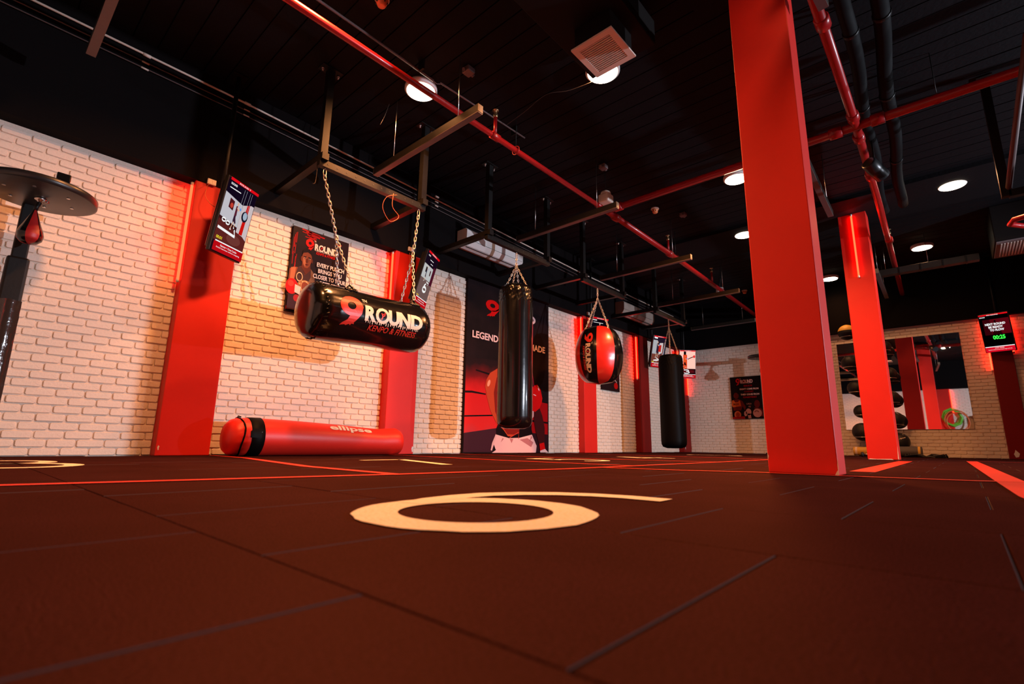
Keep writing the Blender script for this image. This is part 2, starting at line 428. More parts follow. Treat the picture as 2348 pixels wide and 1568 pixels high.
# ------------------------------------------------------------------ ceiling
ce = MB().box(XR-.2, XB+.2, YR-.2, YW+.2, ZC+.02, ZC+.14).build('ceiling', M_CEIL)
tag(ce, 'black boarded ceiling with pipes and lamps', 'ceiling', kind='structure')
BWD = .2; nb = int((XB-XR)/BWD)
bmesh0 = MB().box(.006, BWD-.006, YR, YW, 0, .02).build('ceiling_board', M_CEIL, ce); bmesh0.location = (XR, 0, ZC)
for i in range(1, nb+1):
    o = bmesh0.copy(); C.objects.link(o); o.parent = ce; o.location = (XR+i*BWD, 0, ZC+random.uniform(0, .004))
MB().box(8.55, 9.75, YR, YF, ZC-.06, ZC+.005).build('ceiling_beam', M_CEIL, ce)
MB().box(3.0, 3.9, YR, 1.3, ZC-.05, ZC+.005).build('ceiling_beam', M_CEIL, ce)

# ------------------------------------------------------------------ walls
def brick_variants(L, Hh, n, seed):
    rnd = random.Random(seed); out = []
    for k in range(n):
        l = L-.011+rnd.uniform(-.003, .002); h = Hh-.011+rnd.uniform(-.0025, .002); c = .0085; d = .014+rnd.uniform(-.002, .002)
        def ringp(ins, y, cc): return [(sx*(l/2-ins)-(sx*cc if not e else 0), y, sz*(h/2-ins)-(sz*cc if e else 0)) for sx, sz, e in
              ((-1,-1,0),(1,-1,0),(1,-1,1),(1,1,1),(1,1,0),(-1,1,0),(-1,1,1),(-1,-1,1))]
        rings = [ringp(-.0015, .001, c), ringp(.0004, -d*.72, c), ringp(.0032, -d, c*.9)]
        for r in rings:
            for q in range(8): r[q] = (r[q][0]+rnd.uniform(-.001, .001), r[q][1], r[q][2]+rnd.uniform(-.001, .001))
        mb = MB(); mb.ring_loft(rings, caps=False, smooth=False); m = len(mb.v)
        mb.f.append(tuple(range(m-8, m))); mb.sm.append(False)
        out.append(mb)
    return out
BL, BH = .188, .0685
ncourse = 40
def lay(wall, spans, holes, to_world, nparts, seed, rot, zmax=H):
    """spans: (a0,a1) along the wall; holes: (a0,a1,z0,z1) skipped"""
    rnd = random.Random(seed); vs = brick_variants(BL, BH, 6, seed); half = {}
    cand = []
    for a0, a1 in spans:
        for r in range(ncourse):
            z = BH*(r+.5)
            if z+BH/2 > zmax+.03: continue
            ofs = (0 if r % 2 else .5)*BL+rnd.uniform(-.012, .012)
            a = math.floor((a0-ofs)/BL)*BL+ofs
            while a < a1:
                lo, hi = max(a, a0), min(a+BL, a1)
                if hi-lo > .035:
                    m = (lo+hi)/2; skip = any(h0-.02 < lo and hi < h1+.02 and z0-.02 < z-BH/2 and z+BH/2 < z1+.02 for h0, h1, z0, z1 in holes)
                    if not skip: cand.append((m, z, (hi-lo)/BL))
                a += BL
    sc = []
    for m, z, fr in cand:
        p = to_world(m, 0, z); q = pix(p); s = 0
        if q and -20 < q[0] < 2370 and -20 < q[1] < 1100: s = fr/q[2]
        sc.append((s, m, z, fr, rnd.randrange(6)))
    sc.sort(reverse=True)
    meshes = []
    for v in vs:
        me = bpy.data.meshes.new('brick'); me.from_pydata(v.v, [], v.f); me.polygons.foreach_set('use_smooth', v.sm); me.materials.append(M_BRICK); me.update(); meshes.append(me)
    big = MB()
    for k, (s, m, z, fr, vi) in enumerate(sc):
        sz = min(1., (zmax-(z-BH/2))/BH)
        dy = rnd.uniform(-.0015, .0015); tl = rnd.uniform(-.006, .006)
        if k < nparts:
            o = bpy.data.objects.new('brick', meshes[vi]); C.objects.link(o); o.location = to_world(m, dy, z); o.rotation_euler = (0, tl, rot); o.scale = (fr, 1, 1); o.parent = wall
        else:
            v = vs[vi]; n = len(big.v)
            for x, y, zz in v.v: big.v.append(tuple(to_world(m+x*fr, y+dy, z+zz+tl*x)))
            big.f += [tuple(n+i for i in f) for f in v.f]; big.sm += v.sm
    if big.v: tag(big.build('far_bricks', M_BRICK, wall), 'rest of the painted bricks', kind='stuff')

# left wall: recessed brick bays between red pilasters, black bulkhead above
wl = MB().box(XR-.2, XB+.2, YW, YW+.2, -.1, ZC+.1).build('wall_left', M_MORTAR)
tag(wl, 'cream painted brick wall with red pilasters', 'wall', kind='structure')
PIL = [(1.29, 1.735), (3.70, 4.16), (8.225, 8.67), (10.52, 11.0), (12.83, XB)]
spans = [(XR, 1.29), (1.735, 3.70), (4.16, 5.15), (7.2, 8.225), (8.67, 10.52), (11.0, 12.83)]
lay(wl, spans, [], lambda a, y, z: (a, YW+y, z), 300, 11, 0)
for a, b in PIL:
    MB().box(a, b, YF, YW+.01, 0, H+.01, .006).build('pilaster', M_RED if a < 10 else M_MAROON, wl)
MB().box(XR, XB, YF-.01, YW+.01, H, ZC+.02).build('bulkhead', M_BLACK, wl)
# chipped plaster at pilaster feet
for x, z, s in ((3.99+.15, .06, .035), (1.31, .07, .02), (12.9, .12, .05)):
    f = Flat().poly([(x, z-s), (x+.4*s, z-.8*s), (x+.3*s, z), (x+.5*s, z+.7*s), (x, z+1.2*s), (x-.3*s, z+.3*s)])
    f.build('paint_chip', M_WHITE, wl, lambda u, v: (u, YF-.0015, v))

# back wall
wb = MB().box(XB, XB+.2, YR-.2, YW+.2, -.1, ZC+.1).build('wall_back', M_MORTAR)
tag(wb, 'cream painted brick wall holding the mirror', 'wall', kind='structure')
MIR = (-.17, 1.93, .555, 2.475)
lay(wb, [(-YF, .575), (.875, 3.2)], [(-1.93, .17, .555, 2.475)], lambda a, y, z: (XB+y, -a, z), 300, 12, -PI/2)
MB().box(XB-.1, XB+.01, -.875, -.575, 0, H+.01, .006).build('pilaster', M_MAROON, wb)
f = Flat().poly([(-.66, .03), (-.70, .04), (-.72, .1), (-.69, .14), (-.67, .17), (-.655, .12), (-.64, .09)])
f.build('paint_chip', M_WHITE, wb, lambda u, v: (XB-.102, u, v))
MB().box(XB-.1, XB+.01, YR, YW, H, ZC+.02).build('bulkhead', M_BLACK, wb)

# rear wall (seen in the mirror)
wr = MB().box(XR-.2, XR, YR-.2, YW+.2, -.1, ZC+.1).build('wall_rear', M_MORTAR)
tag(wr, 'cream painted brick wall facing the mirror', 'wall', kind='structure')
lay(wr, [(-2.6, .25), (.85, YF)], [], lambda a, y, z: (XR-y, a, z), 0, 13, PI/2, 2.7)
MB().box(XR-.01, XR+.1, .25, .85, 0, 2.72, .006).build('pilaster', M_RED, wr)
MB().box(XR-.01, XR+.1, YR, YW, 2.7, ZC+.02).build('bulkhead', M_BLACK, wr)
MB().box(XR-.01, XR+.02, YR, -2.6, 0, 2.7).build('black_panel', M_BLACK, wr)
wg = MB().box(XR-.2, XB+.2, YR-.2, YR, -.1, ZC+.1).build('wall_right', M_BLACK)
tag(wg, 'plain black wall on the far side of the room', 'wall', kind='structure')

# columns
def column(x0, x1, y0, y1, label):
    o = MB().box(x0, x1, y0, y1, 0, ZC+.005, .006).build('column', M_RED)
    return tag(o, label, 'column', kind='structure')
c1 = column(3.37, 3.60, .55, .913, 'near square red column standing on a red line')
c2 = column(9.15, 9.45, .737, 1.108, 'far red column with a light tube in front of the mirror')
for col, X, pts in ((c1, 3.37, [(.553, .06), (.553, .03), (.56, .02), (.57, .0), (.55, .0), (.548, .1)]), (c1, 3.37, [(.912, .12), (.905, .1), (.912, .07)]), (c2, 9.15, [(.74, .0), (.75, .02), (.745, .1), (.737, .2)]), (c2, 9.15, [(.80, 0), (.82, .012), (1.0, .006), (1.08, .012), (1.1, 0)])):
    Flat().poly(pts).build('paint_chip', M_WHITE, col, lambda u, v: (X-.0012, u, v))

# ------------------------------------------------------------------ light tubes
M_LED = emission('red_neon', LED_COL, LED_S)
def led(p0, p1, label, group=None):
    p0, p1 = Vector(p0), Vector(p1); d = (p1-p0).normalized()
    t = thing('light_tube', label, 'light', tuple((p0+p1)/2), group=group)
    MB().tube([p0, p1], .0125, 12).build('tube', M_LED, t)
    e = MB(); e.tube([p0-d*.03, p0+d*.004], .014, 10); e.tube([p1-d*.004, p1+d*.03], .014, 10); e.each('end_cap', M_WHITE, t)
    return t
for (a, b), lb in zip(PIL, ('beside the pilaster behind the near wall screen', 'beside the pilaster at the end of the red floor bag', 'on the pilaster behind the round bag', 'on the pilaster beyond the round bag', 'on the pilaster in the far room corner')):
    led((a-.018, YF+.045, 1.67), (a-.018, YF+.045, 2.66), 'glowing red tube light '+lb)
led((9.135, .925, 2.80), (9.135, .925, 3.80), 'glowing red tube light down the front of the far column')
led((XB-.05, -.557, 1.67), (XB-.05, -.557, 2.66), 'glowing red tube light behind the countdown screen')
led((XB-.05, -.893, 1.99), (XB-.05, -.893, 2.66), 'glowing red tube light on the hidden side of the countdown screen')
for y, lb in ((.232, 'nearer the green hoops'), (.868, 'farther from the green hoops')): led((XR+.05, y, 1.67), (XR+.05, y, 2.66), 'glowing red tube on the mirrored pilaster, '+lb)
led((XB-.05, 5.44, 1.5), (XB-.05, 5.44, 2.2), 'glowing red tube light on the brick wall in the far corner')

# ------------------------------------------------------------------ ceiling lamps
M_DIFF = emission('warm_diffuser', (1.0, .80, .58), 14)
def lamp_light(par, power, r=.15, z=-.075):
    L = bpy.data.lights.new('lamp_light', 'AREA'); L.shape = 'DISK'; L.size = 2*r; L.energy = power; L.color = WARM; L.spread = R(146)
    o = bpy.data.objects.new('lamp_light', L); C.objects.link(o); o.parent = par; o.location = (0, 0, z); return o
def disc_lamp(x, y, label, power=LAMP_W):
    t = thing('ceiling_lamp', label, 'lamp', (x, y, ZC), local=True, group='round ceiling lamps')
    MB().lathe([(.165, .0), (.172, -.02), (.172, -.05), (.16, -.06), (.15, -.062)], seg=40).build('housing', M_WHITE, t)
    MB().lathe([(.150, -.06), (.149, -.0665), (.10, -.068), (.001, -.0685)], seg=40).build('diffuser', M_DIFF, t)
    lamp_light(t, power); return t
for x, y, k, lb in ((2.83, 3.90, 1.0, 'round glowing ceiling lamp crossed by the red pipe'), (3.86, 2.28, .8, 'round glowing ceiling lamp behind the square air grille'),
    (6.86, 1.95, 2.1, 'round glowing ceiling lamp under the red cross pipe'), (8.91, 2.48, .35, 'round glowing ceiling lamp half behind the near red column'),
    (9.01, -.31, .25, 'round glowing ceiling lamp near the black steel frame'), (11.62, .16, .11, 'round glowing ceiling lamp above the countdown screen side'),
    (12.59, 1.81, .10, 'small looking round ceiling lamp between the red columns')):
    disc_lamp(x, y, lb, LAMP_W*k)
disc_lamp(2.4, .15, 'round ceiling lamp before the near red column, seen in the mirror', LAMP_W*.10)
disc_lamp(1.35, 3.05, 'added unseen ceiling lamp brightening the near brick wall', LAMP_W*1.35)  # out-of-view lamp added to put more warm light on the left wall
disc_lamp(6.2, -3.2, 'round ceiling lamp beyond the black steel frame', LAMP_W*.3)
# pendant spot
t = thing('pendant_spot', 'small hanging cylinder spotlight over the far row', 'lamp', (11.1, 3.70, 3.55), local=True)
MB().tube([(0, 0, .35), (0, 0, .07)], .006, 8).build('cord', M_STEEL, t)
MB().lathe([(.05, .10), (.08, .09), (.085, -.06), (.075, -.062)], seg=24).build('housing', M_WHITE, t)
MB().lathe([(.074, -.05), (.07, -.066), (.001, -.067)], seg=24).build('diffuser', M_DIFF, t)
lamp_light(t, 6, .06, -.075)
# floodlights on the right-hand wall
def flood(x, z, tx, ty, power, ang, label):
    loc = (x, YR+.35, z); t = thing('floodlight', label, 'lamp', loc, local=True)
    MB().box(-.14, .14, -.1, -.02, -.1, .1, .01).build('housing', M_STEEL, t)
    MB().box(-.12, .12, -.02, -.012, -.08, .08).build('lens', emission('flood_lens', FLOOD_COL, 20), t)
    b = MB(); b.box(-.17, -.155, -.35, -.04, -.02, .02); b.box(.155, .17, -.35, -.04, -.02, .02); b.box(-.17, .17, -.08, -.05, -.012, .012); b.build('bracket', M_STEEL, t)
    L = bpy.data.lights.new('flood_light', 'SPOT'); L.energy = power; L.color = FLOOD_COL; L.spot_size = ang; L.spot_blend = .2; L.shadow_soft_size = .07
    o = bpy.data.objects.new('flood_light', L); C.objects.link(o); o.parent = t; o.location = (0, .06, 0)
    d = Vector((tx-x, ty-loc[1], 1.5-z)); o.rotation_euler = d.to_track_quat('-Z', 'Y').to_euler(); return t
flood(7.3, 1.75, 4.2, YW, FLOOD1_W, R(82), 'bracketed floodlight at the middle of the black wall')
flood(12.4, 1.65, 4.0, YW, FLOOD2_W, R(50), 'bracketed floodlight at the far end of the black wall')

# ------------------------------------------------------------------ bag rigs
RZ, RY = 2.9, 4.42
def rig(x0, x1, label):
    t = thing('bag_rig', label, 'rig', (x0, RY, ZC), group='steel bag rigs')
    for x in (x0, x1):
        MB().bar((x, RY, RZ+.04), (x, RY, ZC-.01), .07, .07).build('post', M_STEEL, t)
        p = MB().box(x-.11, x+.11, RY-.06, RY+.06, ZC-.012, ZC); pl = p.build('ceiling_plate', M_STEEL, t)
        b = MB()
        for s in (-.085, .085): b.lathe([(.008, -.05), (.008, -.012)], (x+s, RY, ZC), seg=8); b.lathe([(.014, -.03), (.014, -.012)], (x+s, RY, ZC), seg=6)
        b.each('bolt', M_CHROME, pl)
        MB().bar((x, RY-.07, RZ), (x, YF-.01, RZ), .07, .07).build('wall_arm', M_STEEL, t)
    MB().bar((x0-.035, RY, RZ-.055), (x1+.035, RY, RZ-.055), .06, .07).build('crossbar', M_STEEL, t)
    h = MB()
    for k in range(12):
        x = x0+(x1-x0)*(k+.5)/12; h.lathe([(.009, -.001), (.009, .002)], (x, RY-.0305, RZ-.055), 'Y', 8)
    h.each('bolt_hole', M_BLKPL, t)
    return t
rig(2.07, 3.31, 'black steel rig carrying the horizontal black bag')
rig(4.42, 5.70, 'black steel rig carrying the long glossy black bag')
rig(6.68, 7.98, 'black steel rig carrying the round red and black bag')
rig(9.33, 10.72, 'black steel rig carrying the dull black far bag')

def carabiner(mb, p, L=.09):
    p = Vector(p); pts = []
    for k in range(16):
        a = 2*PI*k/16; pts.append(p+Vector((math.cos(a)*.016, 0, -L/2+math.sin(a)*L/2)))
    mb.tube(pts, .005, 6, closed=True)

# horizontal bag
t = thing('uppercut_bag', 'shiny black horizontal punch bag with lettering hung by two chains', 'punch bag', (2.76, RY, 1.36))
A0, A1, BR = Vector((2.03, RY, 1.35)), Vector((3.395, RY, 1.385)), .272
ax = (A1-A0).normalized(); vz = Vector((0, -1, 0)).cross(ax).normalized(); vz = -vz if vz.z < 0 else vz; vy = Vector((0, -1, 0))
def hb(s, th, r=BR):     # s along the axis in metres, th angle from the front (-Y) upward
    return A0+ax*s+(vy*math.cos(th)+vz*math.sin(th))*r
LEN = (A1-A0).length
prof = [(.0, .02), (.0, .10), (.006, .17), (.022, .225), (.05, .255), (.09, .268), (.16, .272), (.3, .274), (.5, .268), (.7, .264), (.9, .266), (1.06, .272), (1.2, .272), (1.27, .258), (1.315, .225), (LEN-.008, .16), (LEN, .08), (LEN, .02)]
rings = []; rnd = random.Random(5)
for s, r in prof:
    ring = []
    for j in range(64):
        th = 2*PI*j/64; wr = 1+.006*math.sin(13*th+s*7)*(1 if .02 < s < LEN-.02 else 0)
        if .02 < s < .25: wr += .012*math.sin(th*19+rnd.uniform(-.6, .6))*math.exp(-abs(s-.1)*16)
        ring.append(hb(s, th, r*wr))
    rings.append(ring)
MB().ring_loft(rings).build('bag_body', M_VINYL, t)
st = MB()
for j in range(46):
    th = 2*PI*j/46; a = hb(.085+rnd.uniform(-.01, .01), th, .268); b = hb(.112+rnd.uniform(-.01, .01), th+.05, .271); st.tube([a, b], .006, 5)
st.build('lacing', M_VINYL, t)
for s0 in (.40, 1.16):
    for sg in (1, -1):
        k = MB(); ths = R(60) if sg > 0 else R(120)
        k.tube([hb(s0-.03, ths-.18*sg, .275), hb(s0-.03, ths+.1*sg, .285), hb(s0, ths+.2*sg, .31), hb(s0+.03, ths+.1*sg, .285), hb(s0+.03, ths-.18*sg, .275)], .013, 8)
        for q in range(7): k.tube([hb(s0-.07+.02*q, ths-.12*sg, .272), hb(s0-.05+.015*q, ths-.02*sg, .284), hb(s0-.06+.02*q, ths+.06*sg, .272)], .010, 6)
        k.build('hanging_loop', M_VINYL, t)
for s0, xt, zs in ((.40, 2.11, 2.15), (1.16, 3.27, 2.22)):
    k = MB(); top = Vector((xt, RY, RZ-.09)); f1, f2 = hb(s0, R(67), .32), hb(s0, R(113), .32)
    spl = top.lerp((f1+f2)/2, (RZ-.09-zs)/(RZ-.09-(f1.z+f2.z)/2))
    carabiner(k, top); k.chain(top+Vector((0, 0, -.08)), spl, .058, .0055, .024)
    k.chain(spl, f1, .054, .005, .022); k.chain(spl, f2, .054, .005, .022); k.build('chain', M_CHROME, t)
def hbmap(u, v, l): return hb(.22+u*.95, -.60+v*2.65, BR+.001+l)
CREAMINK = principled('cream_print', (.78, .66, .52), .35); REDINK = principled('red_print', (.72, .03, .015), .35)
brand_logo(t, hbmap, .0035, REDINK, CREAMINK, M_VINYL, (.06, .04))

# long glossy heavy bag
def vbag(x, y, z0, z1, r, label, mat, hangz, seed, chains=4, tilt=0.):
    t = thing('heavy_bag', label, 'punch bag', (x, y, (z0+z1)/2)); rnd = random.Random(seed)
    prof = [(.02, z0), (r*.55, z0+.002), (r*.86, z0+.028), (r*.975, z0+.08), (r, z0+.16), (r*1.0, z0+.6), (r*.99, (z0+z1)/2), (r*.98, z1-.45), (r*.985, z1-.26), (r*.975, z1-.2), (r*.955, z1-.15), (r*.95, z1-.1), (r*.93, z1-.055), (r*.86, z1-.018), (r*.74, z1), (r*.5, z1-.008), (.02, z1-.02)]
    rings = []; dense = []
    for (r0, h0), (r1, h1) in zip(prof, prof[1:]):
        n = max(1, int(abs(h1-h0)/.018)) if h0 > z1-.35 else 1
        dense += [(r0+(r1-r0)*q/n, h0+(h1-h0)*q/n) for q in range(n)]
    dense.append(prof[-1])
    for rr, z in dense:
        ring = []; top = max(0, min(1, (z-(z1-.30))/.12))
        for j in range(96):
            a = 2*PI*j/96; ph = (a-R(25)) % (PI/2)-PI/4
            k = 1+.004*math.sin(5*a+z*3)+.008*math.sin(3*a+z*9)*(.3+top)
            if rr > r*.3: k += top*(.022*math.sin(42*abs(ph)+z*70)+.016*math.sin(13*a-z*95)+.012*math.sin(29*a+z*40)+rnd.uniform(-.005, .005))
            ring.append((x+rr*k*math.cos(a)+tilt*(z1-z), y+rr*k*math.sin(a), z))
        rings.append(ring)
    MB().ring_loft(rings).build('bag_body', mat, t)
    ap = Vector((x, y, hangz-.2)); k = MB(); carabiner(k, (x, y, hangz), .1); k.tube([(x, y, hangz), (x, y, hangz+.04)], .007, 8); k.chain((x, y, hangz-.09), ap, .05, .005, .02)
    k.build('swivel', M_CHROME, t)
    for q in range(chains):
        lp = MB()
        a = R(25)+2*PI*q/chains; e = Vector((x+r*.74*math.cos(a), y+r*.74*math.sin(a), z1-.04))
        MB().chain(ap, e, .042, .0042, .019).build('chain', M_CHROME, t)
        d = Vector((math.cos(a), math.sin(a), 0)); n = Vector((-d.y, d.x, 0)); c = Vector((x, y, z1))+d*r*.80
        lp.tube([c+n*.03-Vector((0, 0, .16))+d*.03, c+n*.02-Vector((0, 0, .05)), c+Vector((0, 0, .0)), c-n*.02-Vector((0, 0, .05)), c-n*.03-Vector((0, 0, .16))+d*.03], .011, 7)
        lp.build('hanging_loop', mat, t)
    return t
vbag(5.0, RY, .345, 2.30, .238, 'long glossy black heavy bag hanging before the boxer mural', M_VINYL, RZ-.09, 21)
vbag(9.93, RY, .105, 2.02, .252, 'dull black heavy bag hanging nearest the far corner', M_VINYL2, RZ-.09, 22, tilt=-.012)

# round bag
t = thing('wrecking_ball_bag', 'big round red and black panelled bag hung by four chains', 'punch bag', (7.12, RY, 1.63))
bx, by, bz = 7.12, RY, 1.62
prof = [(.02, -.485), (.14, -.48), (.24, -.44), (.315, -.36), (.365, -.25), (.392, -.12), (.40, .0), (.392, .12), (.368, .24), (.325, .35), (.27, .43), (.2, .475), (.12, .49), (.02, .49)]
FA = math.atan2(-by, -bx)      # towards the camera
def ball_r(h):
    for (r0, h0), (r1, h1) in zip(prof, prof[1:]):
        if h0 <= h <= h1: return r0+(r1-r0)*(h-h0)/(h1-h0)
    return .4
for k in range(8):
    # panel spans, counter-clockwise from the seam just left of the camera line (as seen)
    a0 = FA-R(5)+k*PI/4; mb = MB(); rows = []
    rr2 = random.Random(40+k)
    hs = [-.485+.975*i/26 for i in range(27)]
    for h in hs:
        row = []
        for j in range(9):
            q = j/8; a = a0+q*PI/4; r = ball_r(h)
            flat = math.cos(PI/8)/math.cos((q-.5)*PI/4)         # flat panel chord
            r *= .55*flat+.45
            r *= 1+.022*math.sin(PI*q)+.006*math.sin(9*h+k*2+6*q)+rr2.uniform(-.002, .002)
            row.append((bx+r*math.cos(a), by+r*math.sin(a), bz+h))
        rows.append(row)
    for i in range(26):
        for j in range(8): mb.quad((rows[i][j], rows[i][j+1], rows[i+1][j+1], rows[i+1][j]), True)
    o = mb.build('panel', M_REDV if k % 2 == 0 else M_VINYL, t)
    bm = bmesh.new(); bm.from_mesh(o.data); bmesh.ops.remove_doubles(bm, verts=bm.verts, dist=1e-5); bm.to_mesh(o.data); bm.free()
    for pl in o.data.polygons: pl.use_smooth = True
    o['label'] = 'red vinyl panel' if k % 2 == 0 else 'black vinyl panel'
ap = Vector((bx, by, RZ-.28)); k = MB(); carabiner(k, (bx, by, RZ-.09), .11); k.tube([(bx, by, RZ-.09), (bx, by, RZ-.05)], .007, 8); k.chain((bx, by, RZ-.19), ap, .05, .005, .02); k.build('swivel', M_CHROME, t)
for q in range(4):
    a = FA+R(38)+q*PI/2; MB().chain(ap, (bx+.27*math.cos(a), by+.27*math.sin(a), bz+.42), .046, .0048, .02).build('chain', M_CHROME, t)
def ballmap(u, v, l):
    h = .33-u*.66; a = FA-R(5)-PI/8+(v-.2)*1.05; r = ball_r(h)*1.012*(.55*math.cos(PI/8)/math.cos(((a-(FA-R(5)-PI/4))/(PI/4)-.5)*PI/4)+.45)+.008+l
    return (bx+r*math.cos(a), by+r*math.sin(a), bz+h)
brand_logo(t, ballmap, .004, REDINK, CREAMINK, M_VINYL, (.05, .04))

# bag lying on the floor
t = thing('floor_bag', 'red canvas heavy bag lying on the floor against the brick wall', 'punch bag', (2.75, 5.2, 0))
fbp = [(.0, .02, .17), (.0, .08, .17), (.015, .13, .172), (.05, .165, .176), (.10, .178, .18), (.13, .176, .18), (.18, .18, .182), (.3, .182, .182), (.6, .178, .178), (.9, .172, .172), (1.2, .165, .165), (1.5, .155, .155), (1.68, .150, .150), (1.80, .155, .156), (1.9, .158, .158), (1.95, .145, .15), (1.975, .1, .15), (1.98, .03, .15)]
def fb(s, th, ex=0.):
    for (s0, r0, z0), (s1, r1, z1) in zip(fbp, fbp[1:]):
        if s0 <= s <= s1:
            q = (s-s0)/(s1-s0) if s1 > s0 else 0; r = r0+(r1-r0)*q; zc = z0+(z1-z0)*q; break
    r += ex; z = zc+r*math.sin(th); y = 5.2-r*1.04*math.cos(th)
    return (1.755+s, y, max(.003, z))
rings = []
for s in [p[0] for p in fbp][1:]+[.03, .075, .115, .15, .24, .45, .75, 1.05, 1.35, 1.6, 1.75, 1.85]: rings.append(s)
rings = sorted(set(rings)); rg = []
for s in rings: rg.append([fb(s, 2*PI*j/56, .004*math.sin(17*2*PI*j/56)*math.exp(-abs(s-.12)*30)) for j in range(56)])
MB().ring_loft(rg).build('bag_body', M_REDV2, t)
MB().ring_loft([[fb(s, 2*PI*j/56, e) for j in range(56)] for s, e in ((.185, .0), (.188, .006), (.305, .006), (.308, 0.))], caps=False).build('strap', M_VINYL2, t)
MB().tube([fb(.115+.012*math.sin(3*2*PI*j/40), 2*PI*j/40, .003) for j in range(40)], .008, 6, closed=True).build('piping', M_VINYL2, t)
MB().tube([fb(.10, R(88), .0), fb(.11, R(91), .02), fb(.14, R(95), .012)], .006, 6).build('zip_tail', M_VINYL2, t)
k = MB()
for s in (.215, .275): k.lathe([(.008, 0), (.006, .004), (.001, .005)], fb(s, R(12), .004), 'Y', 10)
k.each('rivet', M_CHROME, t)
Flat().poly([(.17, R(-2)), (.27, R(-4)), (.27, R(22)), (.2, R(24)), (.17, R(16))]).build('strap_tab', M_VINYL2, t, lambda u, v: fb(u, v, .009), (.02, .08))
Flat().text('ellipse', 1.0, R(30), 1.52, R(63), .03, shear=0).build('lettering', CREAMINK, t, lambda u, v: fb(u, v, .003), (.03, .05))

# ------------------------------------------------------------------ speed bag stands
def speed_stand(x, y, px, py, z, r, label, lb2, wrapd=True):
    t = thing('speed_bag_stand', label, 'speed bag stand', (px, py, 0))
    MB().box(px-.3, px+.07, py-.12, py+.12, 0, .03, .006).build('base_plate', M_STEEL, t)
    MB().box(px-.065, px+.065, py-.065, py+.065, .05, 1.50, .018).build('lower_post', M_STEEL, t)
    if wrapd:
        wm = principled('plastic_wrap', (.03, .022, .02), .12, spec=.5, coat=.4, bump=.45, bscale=14)
        w = MB(); rr = random.Random(2); rings = []
        for i in range(24):
            zz = .08+i*.047; e = .0675+rr.uniform(0, .0025)
            rings.append([(px+sx*(e+rr.uniform(0, .002)), py+sy*(e+rr.uniform(0, .002)), zz+rr.uniform(-.01, .01)) for sx, sy in ((-1,-1),(0,-1.03),(1,-1),(1.03,0),(1,1),(0,1.03),(-1,1),(-1.03,0))])
        w.ring_loft(rings, False); w.build('plastic_wrap', wm, t)['label'] = 'wrinkled clear plastic wrap on the post'
    MB().box(px-.045, px+.045, py-.045, py+.045, 1.48, z+.01, .01).build('upper_post', M_STEEL, t)
    MB().box(px-.06, px+.06, py-.06, y+.08, z+.05, z+.11, .008).build('bracket', M_STEEL, t)
    d = MB().lathe([(.02, 0), (r*.96, 0), (r, .006), (r, .05), (r*.98, .056), (.02, .056)], (x, y, z), seg=64).build('platform', M_BLKPL, t)
    b = MB()
    for k in range(6):
        a = PI*k/3+.3; b.lathe([(.012, -.004), (.008, .001)], (x+r*.6*math.cos(a), y+r*.6*math.sin(a), z), seg=8)
    b.each('bolt', M_CHROME, d)
    k = MB().box(x+.05, x+.13, y-r*.95, y-r*.95+.07, z+.056, z+.115, .008); k.build('wrapped_knob', M_VINYL, t)
    # swivel and bag
    s = thing('speed_bag', lb2, 'speed bag', (x+.01, y+.03, z))
    sw = MB().lathe([(.035, .0), (.035, -.012), (.02, -.02), (.012, -.035)], (x+.01, y+.03, z), seg=16); sw.tube([(x+.01, y+.03, z-.02), (x+.055, y, z-.025)], .01, 8)
    sw.build('swivel', M_CHROME, s)
    ch = MB(); ch.tube([(x+.01, y+.03, z-.03), (x, y+.03, z-.07), (x-.005, y+.03, z-.10)], .014, 8); ch.build('hook', M_STEEL, s)
    pf = [(.006, -.095), (.014, -.11), (.022, -.135), (.034, -.17), (.052, -.22), (.07, -.265), (.078, -.30), (.072, -.335), (.05, -.36), (.02, -.37), (.002, -.371)]
    for k2 in range(6):
        mb = MB(); rows = []; a0 = FA2-R(20)+k2*PI/3
        for i in range(len(pf)*3-2):
            i0 = min(i//3, len(pf)-2); q = i/3-i0; rr, h = [pf[i0][m]+(pf[i0+1][m]-pf[i0][m])*q for m in (0, 1)]
            rows.append([(x-.005+rr*math.cos(a0+PI/3*j/6), y+.03+rr*math.sin(a0+PI/3*j/6), z+h) for j in range(7)])
        for i in range(len(rows)-1):
            for j in range(6): mb.quad((rows[i+1][j], rows[i+1][j+1], rows[i][j+1], rows[i][j]), True)
        o = mb.merge().build('bag_panel', M_DARKRED if k2 % 2 == 0 else M_VINYL, s); o['label'] = 'dark red leather panel' if k2 % 2 == 0 else 'black leather panel'
FA2 = math.atan2(-5.03, -.2)
speed_stand(.20, 5.0, .17, 5.28, 1.93, .34, 'tall black speed bag stand wrapped in plastic at the near brick bay', 'red and black speed bag under the near round platform')
FA2 = math.atan2(-3.4, -12.6)
speed_stand(12.62, 3.32, 12.9, 3.32, 2.22, .34, 'far speed bag stand half behind the near red column', 'red and black speed bag under the far round platform', False)

